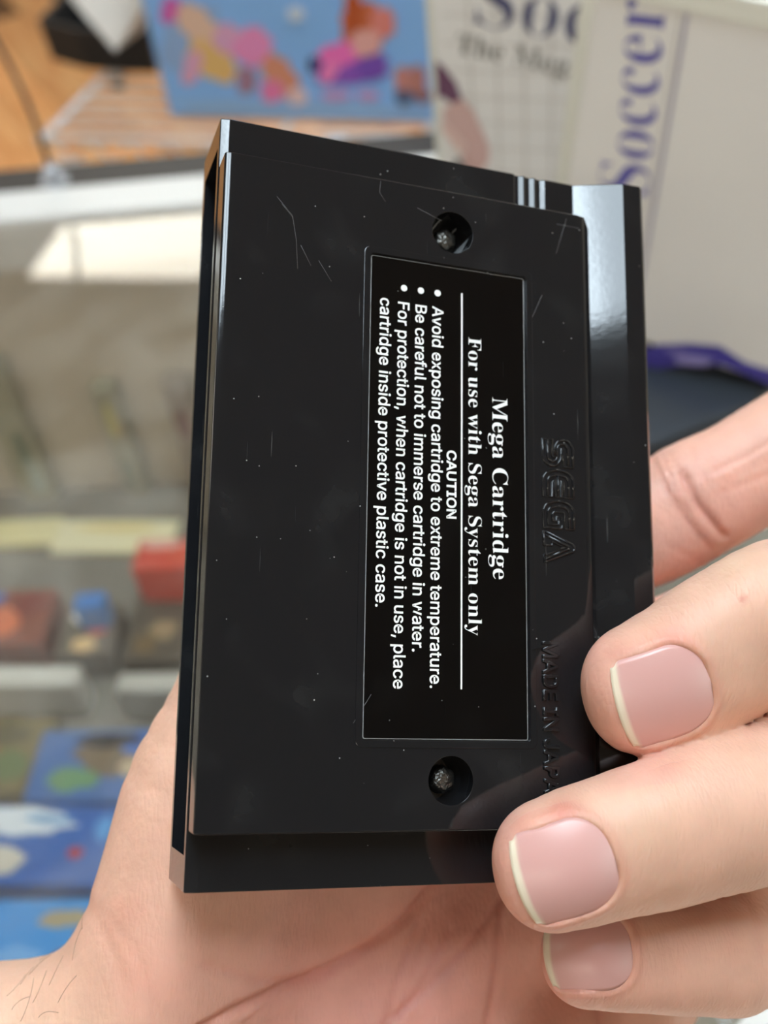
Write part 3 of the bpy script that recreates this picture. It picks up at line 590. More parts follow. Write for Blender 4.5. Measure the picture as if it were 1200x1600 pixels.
# blue picture box standing on the wire shelf
TOPZ = SZ + 0.0035
q0 = on_z(266, 181, TOPZ); q1 = on_z(690, 193, TOPZ)
be1 = q1 - q0; be1[2] = 0; be1 /= np.linalg.norm(be1); bn = np.array([be1[1], -be1[0], 0])
pbw = 0.34; pbh = 0.25
pb = empty('picture_box', loc=tuple(q0), rz=math.atan2(be1[1], be1[0])); tag(pb, 'sky blue toy box with pink and purple print standing on the wire shelf', 'toy box')
box('carton', (0, 0, 0), (pbw, 0.07, pbh), plain('sky blue card', srgb(140, 190, 246), 0.4, var=0.05, scale=6, coat=0.3), pb, 0.0015)
def on_box(px, py):
    P = on_plane(px, py, q0, bn); d = P - q0; return (np.dot(d, be1), 0.0, d[2])
def blob(px, py, rx, ry, rot, col, seed=1):
    return ([on_box(x, y) for x, y in ell(px, py, rx, ry, rot, 18, 0.3, seed)][::-1], col, (0, -1, 0))
prints = [
    blob(470, 172, 215, 14, 0.03, srgb(150, 186, 226)), blob(300, 60, 50, 60, 0.3, srgb(150, 180, 222)),
    blob(266, 16, 15, 22, 0.3, srgb(214, 96, 180)), blob(310, 42, 24, 46, -0.7, srgb(232, 196, 172)), blob(330, 95, 46, 26, 0.6, srgb(232, 190, 120)),
    blob(300, 105, 14, 30, 0.3, srgb(226, 170, 200)), blob(360, 62, 30, 24, 0.6, srgb(224, 170, 204)), blob(395, 72, 30, 32, 0.9, srgb(238, 150, 200)),
    blob(438, 118, 22, 40, -0.6, srgb(222, 150, 120)), blob(425, 142, 18, 18, 0, srgb(236, 130, 180)), blob(385, 125, 16, 22, 0, srgb(170, 130, 150)), blob(465, 150, 16, 14, 0, srgb(236, 206, 206)),
    blob(545, 108, 62, 24, -0.06, srgb(150, 92, 196)), blob(580, 102, 26, 26, 0, srgb(128, 84, 186)), blob(565, 45, 34, 46, 0.1, srgb(206, 110, 70)), blob(552, 20, 14, 40, 0, srgb(190, 90, 50)), blob(598, 35, 20, 26, 0, srgb(230, 140, 130)),
    blob(530, 85, 34, 20, -0.2, srgb(248, 120, 196)), blob(572, 66, 24, 22, 0, srgb(238, 178, 170)), blob(515, 112, 20, 12, -.9, srgb(250, 140, 200)), blob(491, 100, 10, 12, 0, srgb(70, 60, 110)),
    blob(525, 148, 24, 8, 0, srgb(208, 160, 210)), blob(575, 148, 18, 8, 0, srgb(206, 160, 210)),
    blob(630, 125, 14, 24, 0, srgb(206, 140, 130)), blob(652, 125, 14, 26, 0, srgb(190, 130, 120)), blob(632, 150, 16, 12, 0, srgb(90, 100, 130)), blob(662, 150, 12, 10, 0, srgb(150, 100, 90)),
    blob(463, 20, 14, 12, 0, srgb(214, 226, 240))]
color_mesh('front_print', prints, M['print'], pb)

# black angular stand with a white folded pack, on the shelf
st0 = on_z(85, 100, TOPZ)
def tri_thing():
    P = [on_z(82, 92, TOPZ), on_z(138, 108, TOPZ), on_z(245, 114, TOPZ), on_z(255, 60, TOPZ), on_z(130, 40, TOPZ)]
    t = empty('card_stand', loc=tuple(st0)); tag(t, 'black angular card stand on the wire shelf holding a white pack', 'stand')
    n = 5
    lo = [Vector(p - st0) for p in P]; c = sum(lo, Vector()) / n
    hi = [c + (v - c) * 1.04 + Vector((0, 0, 0.042)) for v in lo]
    bm = bmesh.new(); a = [bm.verts.new(v) for v in lo]; b = [bm.verts.new(v) for v in hi]
    inn = [bm.verts.new(c + (v - c) * 0.93 + Vector((0, 0, 0.042))) for v in lo]; fl = [bm.verts.new(c + (v - c) * 0.9 + Vector((0, 0, 0.004))) for v in lo]
    bm.faces.new(a)
    for i in range(n):
        j = (i + 1) % n
        bm.faces.new((a[i], b[i], b[j], a[j])); bm.faces.new((b[i], inn[i], inn[j], b[j])); bm.faces.new((inn[i], fl[i], fl[j], inn[j]))
    bm.faces.new(fl[::-1]); bmesh.ops.recalc_face_normals(bm, faces=bm.faces)
    from_bm('tray', bm, M['black_board'], t)
    pz = TOPZ + 0.046
    Q = [on_z(108, -5, pz + .04), on_z(232, -5, pz + .04), on_z(222, 48, pz), on_z(180, 80, pz)]
    k = empty('folded_pack', loc=tuple(Q[3])); tag(k, 'white folded pack lying across the black card stand', 'pack')
    up = np.cross(Q[1] - Q[0], Q[2] - Q[1]); up /= np.linalg.norm(up); up = up if up[2] > 0 else -up
    from_bm('sleeve', slab_bm([q - Q[3] for q in Q], up, 0.006), plain('white pack card', srgb(214, 208, 200), 0.4, var=0.12, scale=40), k)
    mid = [Q[0] * .75 + Q[1] * .25, Q[0] * .2 + Q[1] * .8, Q[2], Q[3] * .7 + Q[2] * .3]
    cm = np.mean(mid, axis=0); mid = [cm + (p - cm) * .72 - Q[3] + up * .006 for p in mid]
    from_bm('label_panel', slab_bm(mid, up, 0.001), plain('mauve grey panel', srgb(176, 158, 156), 0.5), k)
tri_thing()
# little dark foot hanging under the stand
pk = on_z(182, 120, SZ - 0.002)
cl_o = empty('shelf_clip', loc=tuple(pk)); tag(cl_o, 'small dark clip on the wire shelf under the black stand', 'clip')
box('clip_body', (-.006, -.012, -.012), (.006, .012, .0), M['blackmetal'], cl_o, 0.002)
from_bm('clip_pin', cyl_bm((0, 0, 0.0025), 0.004, 0.005, 16), M['chrome'], cl_o)

# ---------------------------------------------------------------- two white game cases standing on the counter
def case_frame(pa, pb_, zb):
    a = on_z(*pa, zb); b = on_z(*pb_, zb); e = b - a; e[2] = 0; e /= np.linalg.norm(e)
    return a, e, np.array([e[1], -e[0], 0.0])
# black slab below the nearer case
slab_t = 0.014
cs = on_z(1090, 640, GZ)
g = empty('black_case', loc=tuple(cs)); tag(g, 'low glossy black plastic case lying on the glass under the white game case', 'case')
SQ = [on_z(930, 500, GZ + slab_t) - cs, on_z(1260, 545, GZ + slab_t) - cs, on_z(1172, 632, GZ + slab_t) - cs, on_z(985, 706, GZ + slab_t) - cs]
for q in SQ: q[2] = 0
bm = slab_bm([tuple(q) for q in SQ], (0, 0, 1), slab_t); bevel_bm(bm, 0.0025, 3, 40)
from_bm('lid', bm, plain('glossy dark grey plastic', srgb(52, 58, 66), 0.3), g)
c_ = np.mean(SQ, axis=0); bm = slab_bm([tuple(c_ + (q - c_) * 1.03 ) for q in SQ], (0, 0, 1), slab_t * .55); bevel_bm(bm, .0015, 2, 40)
from_bm('base', bm, M['gloss_black'], g)

BZ = GZ + slab_t + 0.0005
pa, eb, nb = case_frame((1026, 574), (1196, 612), BZ)
TILT = math.radians(7)                           # leaning a little to the right
eh = eb.copy(); eb = eh * math.cos(TILT) - np.array([0, 0, 1.0]) * math.sin(TILT); zb_ = eh * math.sin(TILT) + np.array([0, 0, 1.0]) * math.cos(TILT)
pa = pa + np.array([0, 0, 0.075 * math.sin(TILT)])
_mb = Matrix(np.array([eb, -nb, zb_]).T.tolist()).to_4x4(); _mb.translation = Vector(pa)
caseB = empty('game_case', M=_mb)
tag(caseB, 'white clamshell game case with blue sideways lettering, standing nearest on the right', 'game case', 'white game cases')
def onB(px, py):
    P = on_plane(px, py, pa, nb); d = P - pa; return (float(np.dot(d, eb)), 0.0, float(np.dot(d, zb_)))
bl = onB(903, 60)[0]; topz = max(onB(1110, 3)[2], 0.14)
bxr = 0.075
bm = box_bm((bl, 0, 0), (bxr, 0.026, topz), 0.003, 3); from_bm('shell', bm, M['clam'], caseB)
box('sleeve_edge', (bl, -0.0008, topz - 0.007), (bxr, 0.027, topz + 0.0012), M['clear'], caseB, 0.0006)
box('sleeve_edge', (bl - 0.0008, -0.0008, 0), (bl + 0.004, 0.02, topz - 0.007), M['clear'], caseB, 0.0006)
# sideways word: runs from lower left to upper right
t0 = np.array(onB(1030, 332)); t1 = np.array(onB(1062, 12)); ex = t1 - t0; wlen = np.linalg.norm(ex); ex /= wlen
ey = np.array([ex[2] * -1, 0, ex[0]]); ey = ey if ey[0] < 0 else -ey
u0 = np.array(onB(1020, 330)); base0 = np.array(onB(1014, 306))
wb = float(np.linalg.norm(np.array(onB(1058, 4)) - base0)); 
asc = abs(np.dot(np.array(onB(965, 160)) - np.array(onB(1040, 160)), ey))
place_text('title_print', text_mesh(serif('Soccer'), 0, -0.012), base0 + np.array([0, -0.0002, 0]), ex, ey, np.array([0, -1, 0.]), wb, asc / 0.60, M['blue_ink'], caseB)
l0 = np.array(onB(1020, 335)); l1 = np.array(onB(1074, 20)); dl = (l1 - l0) / np.linalg.norm(l1 - l0); pn = np.array([-dl[2], 0, dl[0]])
l0 = l0 - dl * .06
def ribbon(name, a, b, w, mat, par):
    d = (b - a) / np.linalg.norm(b - a); p = np.array([-d[2], 0, d[0]]) * w / 2; off = np.array([0, -0.00025, 0])
    return from_py(name, [a - p + off, b - p + off, b + p + off, a + p + off], [(0, 1, 2, 3)], mat, par)
ribbon('rule_line', l0, l1, 0.0014, M['lilac_ink'], caseB)
ribbon('rule_line', l0 + pn * .0022, l1 + pn * .0022, 0.0005, M['line_ink'], caseB)
sw = [(1005, 545), (1030, 538), (1075, 536), (1125, 540), (1165, 566), (1210, 580), (1215, 606), (1180, 590), (1130, 570), (1085, 566), (1040, 574), (1005, 582)]
color_mesh('blue_print', [([onB(x, y) for x, y in sw][::-1], srgb(74, 66, 156), (0, -1, 0)),
                          ([onB(x, y) for x, y in ell(1085, 562, 30, 10, .1, 16, .3, 4)][::-1], srgb(146, 138, 196), (0, -1, 0)),
                          ([onB(x, y) for x, y in ell(1060, 548, 22, 6, .2, 16, .3, 8)][::-1], srgb(120, 112, 180), (0, -1, 0))], M['print'], caseB, 0.0002)

# farther case, its front to the left
pa2 = on_z(690, 430, GZ); e2 = on_z(940, 452, GZ) - pa2; e2[2] = 0; e2 /= np.linalg.norm(e2); n2 = np.array([e2[1], -e2[0], 0.0])
caseA = empty('game_case', loc=tuple(pa2), rz=math.atan2(e2[1], e2[0]))
tag(caseA, 'white clamshell game case with navy title and sleeved arm print, standing behind the nearer one', 'game case', 'white game cases')
def onA(px, py):
    P = on_plane(px, py, pa2, n2); d = P - pa2; return (float(np.dot(d, e2)), 0.0, float(d[2]))
zA = onA(700, -20)[2]; zA = max(zA, 0.182); wA = 0.135
xl = onA(668, 20)[0]
from_bm('shell', box_bm((xl, 0, 0), (xl + wA, 0.026, zA), 0.003, 3), M['clam'], caseA)
box('sleeve_edge', (xl - 0.0008, -0.0006, 0), (xl + 0.002, 0.026, zA), M['clear'], caseA, 0.0006)
for k in range(1, 9):
    gx = xl + 0.006 + k * 0.0115
    ribbon('grid_line', np.array([gx, 0, 0.004]), np.array([gx, 0, zA - .004]), 0.0007, M['line_ink'], caseA)
for k in range(1, 15):
    gz = k * 0.0115
    if gz < zA - .004: ribbon('grid_line', np.array([xl + .006, 0, gz]), np.array([xl + wA - .003, 0, gz]), 0.0005, M['line_ink'], caseA)
s0_ = np.array(onA(742, 38)); s1_ = np.array(onA(905, 68)); sd = (s1_ - s0_); wS = np.linalg.norm(sd); sd /= wS
sy = np.array([-sd[2], 0, sd[0]])
place_text('title_print', text_mesh(serif('Soccer'), 0, -0.012), s0_ + np.array([0, -0.0003, 0]), sd, sy, np.array([0, -1, 0.]), wS * 2.2, abs(np.dot(np.array(onA(880, 0)) - np.array(onA(880, 64)), sy)) / 0.47, M['navy_ink'], caseA)
m0 = np.array(onA(712, 82)); m1 = np.array(onA(905, 122)); md_ = m1 - m0; wM = np.linalg.norm(md_); md_ /= wM; my = np.array([-md_[2], 0, md_[0]])
place_text('subtitle_print', text_mesh(serif('The Mega Cartridge'), 0, -0.006), m0 + np.array([0, -0.0003, 0]), md_, my, np.array([0, -1, 0.]), wM * 2.1, abs(np.dot(np.array(onA(720, 50)) - np.array(onA(720, 82)), my)) / 0.68, M['grey_ink'], caseA)
arm = [([onA(x, y) for x, y in [(676, 92), (692, 102), (712, 128), (724, 158), (706, 162), (690, 150), (678, 160)]][::-1], srgb(104, 62, 92), (0, -1, 0)),
       ([onA(x, y) for x, y in [(692, 172), (706, 160), (724, 154), (740, 172), (752, 200), (764, 226), (765, 250), (752, 266), (728, 262), (722, 244), (730, 226), (712, 206), (696, 190)]][::-1], srgb(206, 170, 164), (0, -1, 0)),
       ([onA(x, y) for x, y in [(690, 185), (712, 206), (728, 226), (722, 240), (706, 222), (692, 204)]][::-1], srgb(222, 190, 182), (0, -1, 0)),
       ([onA(x, y) for x, y in [(716, 244), (730, 262), (752, 268), (748, 290), (712, 290), (706, 260)]][::-1], srgb(92, 96, 98), (0, -1, 0))]
color_mesh('arm_print', arm, M['print'], caseA, 0.0003)

# white paper corner on the glass, lower right
pc = on_z(1190, 1600, GZ)
pp = empty('paper_sheet', loc=tuple(pc)); tag(pp, 'white sheet of paper on the glass below the little finger', 'paper')
PQ = [on_z(*q, GZ + 0.0006) - pc for q in ((1150, 1604), (1168, 1580), (1290, 1560), (1340, 1640), (1180, 1690))]
for q in PQ: q[2] = 0
from_bm('sheet', slab_bm([tuple(q) for q in PQ], (0, 0, 1), 0.0006), M['paper'], pp)

# ---------------------------------------------------------------- the cartridge (built in metres in its own frame)
mm = 0.001
cart = empty('game_cartridge', M=CART_M)
tag(cart, 'black plastic game cartridge held up in the hand, back label facing out', 'game cartridge')
WF = -4.4
prof = [(-1.5, -18.0), (-1.5, -4.72), (-0.2, WF), (45.7, WF)]
for k in range(3):
    u = 45.75 + k * 1.9
    prof += [(u, WF - 0.36), (u + 0.78, WF - 0.36), (u + 1.5, WF - 0.04)] + ([(u + 1.86, WF - 0.04)] if k < 2 else [])
prof += [(51.6, WF), (56.1, WF), (63.4, -1.1), (66.5, -0.95), (67.3, -1.7), (67.3, -17.0), (66.3, -18.0)]
prof = [(a * mm, b * mm) for a, b in prof]
bm = prism_bm(prof, -54 * mm, 54 * mm, 1)
bevel_bm(bm, 0.35 * mm, 2, 40)
cav = box_bm((-3 * mm, -49.5 * mm, -16.6 * mm), (9 * mm, 49.8 * mm, -5.9 * mm))
me = boolean(bm, [cav]); o = link('back_shell', me, M['shell'], cart)
# dark liner in the connector slot with the circuit board edge
box('circuit_board', (2 * mm, -42 * mm, -12 * mm), (8.6 * mm, 42 * mm, -10.6 * mm), plain('dark green board', (0.004, 0.008, 0.006), 0.5), cart)
# raised front plate
pp_ = [(-1.35, -5.8), (-1.35, -0.33), (0.0, 0.0), (54.3, 0.0), (55.8, -0.32), (58.4, -3.7), (58.4, -4.6), (50, -5.2), (40, -5.8)]
pp_ = [(a * mm, b * mm) for a, b in pp_]
VP = 46.5 * mm
bm = prism_bm(pp_, -VP, VP, 1); bevel_bm(bm, 0.28 * mm, 3, 30)
SCR = [(33.25 * mm, 39.9 * mm), (33.25 * mm, -39.9 * mm)]
LU0, LU1, LV = 20.7 * mm, 44.95 * mm, 34.35 * mm
def rrect(u0, u1, v, r, w0, w1):
    pts = []
    for cx, cy, a0 in ((u1 - r, v - r, 0), (u0 + r, v - r, 90), (u0 + r, -v + r, 180), (u1 - r, -v + r, 270)):
        for k in range(5):
            a = math.radians(a0 + k * 22.5); pts.append((cx + r * math.cos(a), cy + r * math.sin(a)))
    return prism_bm(pts, w0, w1, 2)
def frustum(u, v, r0, r1, w0, w1):
    return cyl_bm((u, v, (w0 + w1) / 2), r0, abs(w1 - w0), 48, r1)
cut = [rrect(LU0 - .25 * mm, LU1 + .35 * mm, LV + .25 * mm, 0.5 * mm, -0.42 * mm, 2 * mm)]
for (u, v) in SCR:
    cut.append(cyl_bm((u, v, 0), 3.28 * mm, 10.4 * mm, 64))
me = boolean(bm, cut); o = link('front_plate', me, M['shell'], cart)
md = o.modifiers.new('edge', 'BEVEL'); md.width = 0.18 * mm; md.segments = 2; md.limit_method = 'ANGLE'; md.angle_limit = math.radians(50)
md = o.modifiers.new('wn', 'WEIGHTED_NORMAL')
# low step frame round the label recess
bm = rrect(LU0 - 1.25 * mm, LU1 + 1.35 * mm, LV + 1.25 * mm, 1.0 * mm, -0.02 * mm, 0.10 * mm)
bevel_bm(bm, 0.06 * mm, 2, 40)
me = boolean(bm, [rrect(LU0 - .3 * mm, LU1 + .4 * mm, LV + .3 * mm, .5 * mm, -1 * mm, 1 * mm)])
link('label_surround', me, M['shell'], cart)
# sticker's paper edge, paled to paint in its bright line of light
from_bm('lit_sticker_edge', rrect(LU0 - .10 * mm, LU1 + .10 * mm, LV + .10 * mm, 0.3 * mm, -0.418 * mm, -0.325 * mm), plain('sticker edge with painted light', (0.34, 0.34, 0.33), 0.5), cart)
# label
lab = from_bm('label', rrect(LU0, LU1, LV, 0.25 * mm, -0.415 * mm, -0.30 * mm), M['label'], cart); lab['label'] = 'glossy black sticker printed in white'
LW_ = -0.29 * mm
ez = np.array([0, 0, 1.0]); tex = np.array([0, -1.0, 0]); tey = np.array([1.0, 0, 0])
hme = sans_mesh('N'); CAPS = max(v.co.y for v in hme.vertices)
hme = text_mesh(serif('H')); CAPR = max(v.co.y for v in hme.vertices)
def line(body, v0, v1, u, cap, ser=False, off=0.0):
    me = text_mesh(serif(body), 0, off) if ser else sans_mesh(body, off)
    place_text('printed_line', me, (u * mm, v0 * mm, LW_), tex, tey, ez, (v0 - v1) * mm, cap * mm / (CAPR if ser else CAPS), M['ink'], lab)
line('Mega Cartridge', 15.1, -11.9, 39.75, 2.45, True, -0.006)
line('For use with Sega System only', 23.9, -20.1, 35.95, 2.05, True, -0.006)
line('CAUTION', 6.35, -3.65, 32.6, 1.40, False, 0.022)
line('Avoid exposing cartridge to extreme temperature.', 27.95, -27.55, 30.2, 1.72, False, 0.011)
line('Be careful not to immerse cartridge in water.', 27.8, -22.65, 27.55, 1.72, False, 0.011)
line('For protection, when cartridge is not in use, place', 27.85, -27.75, 24.85, 1.72, False, 0.011)
line('cartridge inside protective plastic case.', 28.1, -16.75, 22.1, 1.72, False, 0.011)
box('printed_rule', (34.75 * mm, -27.6 * mm, -0.305 * mm), (35.0 * mm, 30.6 * mm, LW_), M['ink'], lab)
for u, v in ((31.0, 30.05), (28.35, 30.05), (25.72, 30.05)):
    from_bm('printed_bullet', cyl_bm((u * mm, v * mm, LW_ - 0.01 * mm), 0.50 * mm, 0.02 * mm, 20), M['ink'], lab)
# longer hairline scratches on the plate
for q in ([(433, 307), (457, 337), (463, 375), (465, 420)], [(440, 318), (458, 340)], [(498, 407), (518, 440)], [(595, 283), (593, 300), (602, 315)], [(885, 342), (869, 396)], [(847, 461), (828, 504)], [(470, 383), (486, 415)],
          [(652, 325), (690, 345)], [(870, 300 + 50), (905, 357)], [(580, 1085), (552, 1130)]):
    P_ = [hit(x, y, 0.0) for x, y in q]
    tube('scratch', [[tuple((p + np.array([0, 0, -0.012])) * mm) for p in P_]], 0.028 * mm, M['scratch'], cart, 5)
# embossed lettering
me = sans_mesh('MADE IN JAPAN', 0.002, 0.05, 0.025)
def emboss(name, me, o0, width, sc, h):
    o = place_text(name, me, o0, tex, tey, ez, width, sc, M['shell'], cart, h / 0.07)
    return o
emboss('embossed_lettering', me, (47.35 * mm, -20.5 * mm, 0.0), (23.3) * mm, 2.2 * mm / CAPS, 0.34 * mm)
# the four logo letters: each an outer contour and inner stripe in relief, reading along -V
def logo(paths, v0, name):
    P3 = []
    for p in paths:
        P3.append([((47.75 + y * 5.0) * mm, (v0 - x) * mm, 0.03 * mm) for x, y in p])
    for q in P3: pass
    tube(name, P3, 0.2 * mm, M['shell'], cart, 8)
def arc(cx, cy, rx, ry, a0, a1, n=8):
    return [(cx + rx * math.cos(math.radians(a0 + (a1 - a0) * i / n)), cy + ry * math.sin(math.radians(a0 + (a1 - a0) * i / n))) for i in range(n + 1)]
Sout = [(4.1, 1.0)] + arc(1.5, .70, 1.5, .30, 90, 270) + [(2.6, .40)] + arc(2.6, .36, .12, .04, 90, -90, 3) + [(0.1, .32), (0.1, 0.0)] + [(2.6, 0.0)] + arc(2.6, .30, 1.5, .30, -90, 90) + [(1.5, .60)] + arc(1.5, .64, .12, .04, 270, 90, 3) + [(4.1, .68), (4.1, 1.0)]
Smid = [(4.0, .84)] + arc(1.5, .66, .85, .18, 90, 270) + [(2.6, .48)] + arc(2.6, .32, .85, .16, 90, -90) + [(0.2, .16)]
logo([Sout, Smid], 9.6, 'embossed_letter')
Eout = [(4.1, 1.0)] + arc(1.6, .5, 1.6, .5, 90, 180, 6) + arc(1.6, .5, 1.6, .5, 180, 270, 6) + [(4.1, 0), (4.1, .30), (1.9, .30), (1.6, .36), (1.6, .40), (4.1, .40), (4.1, .60), (1.6, .60), (1.6, .64), (1.9, .70), (4.1, .70), (4.1, 1.0)]
Emid = [(4.0, .85)] + arc(1.7, .5, .95, .35, 90, 180, 5) + arc(1.7, .5, .95, .35, 180, 270, 5) + [(4.0, .15)]
logo([Eout, Emid, [(0.9, .5), (4.0, .5)]], 4.9, 'embossed_letter')
Gout = [(4.1, 1.0)] + arc(1.6, .5, 1.6, .5, 90, 180, 6) + arc(1.6, .5, 1.6, .5, 180, 270, 6) + [(4.1, 0), (4.1, .60), (2.4, .60), (2.4, .42), (3.0, .42), (3.0, .30), (1.9, .30), (1.6, .36), (1.6, .64), (1.9, .70), (4.1, .70), (4.1, 1.0)]
Gmid = [(4.0, .85)] + arc(1.7, .5, .95, .35, 90, 180, 5) + arc(1.7, .5, .95, .35, 180, 270, 5) + [(3.55, .15), (3.55, .5), (2.6, .5)]
logo([Gout, Gmid], 0.2, 'embossed_letter')
Aout = [(0, 0)] + [(1.75, .94)] + arc(2.3, .93, .5, .07, 170, 10, 5) + [(4.6, 0), (3.6, 0), (2.3, .66), (1.5, .26), (2.1, .26), (2.1, 0), (0, 0)]
Amid = [(0.6, .06), (2.15, .82), (2.45, .82), (4.05, .06)]
logo([Aout, Amid], -4.4, 'embossed_letter')
# screws down in their wells
for i, (u, v) in enumerate(SCR):
    bm = bmesh.new(); seg = 36; rings = []
    for (r, z) in ((2.9, -5.15), (2.9, -4.75), (2.45, -4.6), (2.0, -4.6), (1.95, -3.3), (1.75, -2.75), (1.3, -2.45), (0.0, -2.35)):
        if r == 0: rings.append([bm.verts.new((u, v, z * mm))]); continue
        ring = []
        for k in range(seg):
            a = 2 * math.pi * k / seg + i; rr = r * (1 - (0.12 * (0.5 + 0.5 * math.cos(6 * a)) if 1.0 < r < 2.2 and z > -4.5 else 0))
            ring.append(bm.verts.new((u + rr * mm * math.cos(a), v + rr * mm * math.sin(a), z * mm)))
        rings.append(ring)
    for a, b in zip(rings[:-1], rings[1:]):
        for k in range(seg):
            if len(b) == 1: bm.faces.new((a[k], a[(k + 1) % seg], b[0]))
            else: bm.faces.new((a[k], a[(k + 1) % seg], b[(k + 1) % seg], b[k]))
    from_bm('screw', bm, M['screw'], cart, True)

# ---------------------------------------------------------------- the hand: one continuous surface from a distance field (mm, cartridge frame)
def smin(a, b, k):
    h = np.clip(0.5 + 0.5 * (b - a) / k, 0, 1)
    return b * (1 - h) + a * h - k * h * (1 - h)
def nrm(v): v = np.array(v, float); return v / np.linalg.norm(v)
class Sweep:
    """elliptical limb along joints: (centre, half width, dorsal half, palmar half), dorsal vectors per joint"""
    def __init__(s, joints, tip=None, sub=4, p=2.2):
        C = np.array([j[0] for j in joints], float); A = np.array([j[1:4] for j in joints], float)
        D = np.array([nrm(j[4]) for j in joints]); n = len(joints)
        P, Q, E = [], [], []
        for i in range(n - 1):
            p0, p1, p2, p3 = C[max(i - 1, 0)], C[i], C[i + 1], C[min(i + 2, n - 1)]
            for k in range(sub):
                t = k / sub
                P.append(0.5 * ((2 * p1) + (-p0 + p2) * t + (2 * p0 - 5 * p1 + 4 * p2 - p3) * t * t + (-p0 + 3 * p1 - 3 * p2 + p3) * t ** 3))
                tt = t * t * (3 - 2 * t)
                Q.append(A[i] * (1 - tt) + A[i + 1] * tt); E.append(nrm(D[i] * (1 - t) + D[i + 1] * t))
        P.append(C[-1]); Q.append(A[-1]); E.append(D[-1])
        s.P, s.Q, s.E, s.tip, s.pw = np.array(P), np.array(Q), np.array(E), tip, p
        s.lo = s.P.min(0) - s.Q.max() - 6; s.hi = s.P.max(0) + s.Q.max() + 6
    def __call__(s, X):
        out = np.full(len(X), 1e3)
        m = np.all((X > s.lo) & (X < s.hi), axis=1)
        if not m.any(): return out
        Y = X[m]; d = np.full(len(Y), 1e3)
        for i in range(len(s.P) - 1):
            c0, c1 = s.P[i], s.P[i + 1]; dv = c1 - c0; L = np.linalg.norm(dv); ax = dv / L
            t = np.clip((Y - c0) @ dv / (L * L), 0, 1)
            q = s.Q[i][None] * (1 - t)[:, None] + s.Q[i + 1][None] * t[:, None]
            v = Y - c0 - t[:, None] * dv
            e = s.E[i] + s.E[i + 1]; e = nrm(e - ax * (e @ ax)); l = np.cross(ax, e)
            x = np.abs(v @ l) / q[:, 0]; yy = v @ e; y = np.abs(yy) / np.where(yy > 0, q[:, 1], q[:, 2])
            ae = s.tip if (i == 0 and s.tip) else q[:, 1]
            z = (v @ ax) / ae
            mxy = (x ** s.pw + y ** s.pw + np.abs(z) ** s.pw) ** (1 / s.pw) + 1e-6
            r = np.linalg.norm(v, axis=1)
            dd = np.where(mxy > 0.05, r * (1 - 1 / mxy), -np.minimum(q[:, 0], q[:, 1]))
            d = np.minimum(d, dd)
        out[m] = d; return out
def H(px, py, w): return hit(px, py, w)
ZP = (0, 0, 1)
# distal ends first
dm = (-0.05, -0.38, 0.92); dr = (-0.05, -0.30, 0.95); dp = (-0.05, -0.05, 1.0)
middle = Sweep([(H(1012, 1074, 7.6), 9.5, 7.2, 7.8, dm), (H(1060, 1052, 8.4), 10.1, 7.8, 8.2, dm), (H(1130, 1011, 9.6), 11.0, 8.4, 8.6, dm), (H(1215, 966, 10.5), 11.6, 8.8, 8.8, (0.3, -0.3, 0.9)),
                ((97, -13, -2), 10.0, 9.4, 9.0, (0.9, 0, 0.4)), ((96, -14, -16), 10.0, 9.6, 9.0, (0.9, 0, -0.5)), ((58, -33, -37), 11, 11, 11, (0.2, -0.2, -1))], tip=9.2)
ring = Sweep([(H(872, 1349, 7.4), 8.7, 6.8, 7.5, dr), (H(930, 1331, 8.2), 9.2, 7.4, 8.0, dr), (H(1060, 1293, 10.2), 10.0, 8.6, 8.6, dr), (H(1200, 1250, 10.5), 10.4, 9.2, 9, (0.2, -0.3, 0.9)),
              ((90, -37, 0), 10.2, 9.6, 9.2, (0.9, 0, 0.5)), ((92, -39, -14), 10, 9.8, 9.2, (0.9, 0, -0.5)), ((72, -56, -42), 11, 11, 11, (0.2, -0.2, -1))], tip=8.6)
pinky = Sweep([(H(925, 1494, -4.2), 7.0, 5.6, 6.4, dp), (H(980, 1492, -3.8), 7.6, 6.2, 6.8, dp), (H(1080, 1494, -3.6), 8.0, 7.2, 7.2, dp), (H(1150, 1490, -5), 8.2, 7.6, 7.4, (0.2, -0.1, 0.9)),
               ((86, -61, -14), 8.4, 8.2, 8, (0.9, -0.1, 0.3)), ((88, -64, -23), 8.4, 8.4, 8, (0.8, -0.1, -0.6)), ((86, -79, -43), 10, 10, 10, (0.2, -0.2, -1))], tip=7.2)
iw = -27
index = Sweep([((127, 31, -17), 8.6, 7.5, 8, (0, 0, -1)), ((110, 21, -19), 9.6, 8.6, 8.8, (0, 0, -1)), (H(1165, 739, -22), 10.4, 9.2, 9.6, (0, 0, -1)), (H(1080, 784, -25), 10.9, 9.8, 10.0, (0, 0, -1)),
               (H(1010, 825, -28), 10.6, 9.6, 9.6, (0, 0, -1)), ((60, -6, -30), 10.6, 10.4, 10.6, (0, 0, -1)), ((42, -16, -32), 11.5, 12, 11.5, (0, 0, -1))], tip=8.5)
thumb = Sweep([((36, 26, -28.5), 8.6, 7.4, 8.4, (-.2, 0, -1)), ((30, 12, -28.8), 10, 8.6, 9.4, (-.2, 0, -1)), ((20.5, -8, -30), 10.2, 9.6, 10.4, (-.2, 0, -1)), ((12, -30, -31.5), 12.2, 11.6, 12.6, (-.2, 0, -1)),
               ((8, -47, -34), 15.6, 13, 15.5, (-.3, 0, -1)), ((4.5, -66, -38), 16.2, 14, 16, (-.3, 0, -1)), ((-4, -90, -45), 16.5, 14, 15, (-.3, 0, -1))], tip=8.5)
palmz = (-.2, -.2, -1)
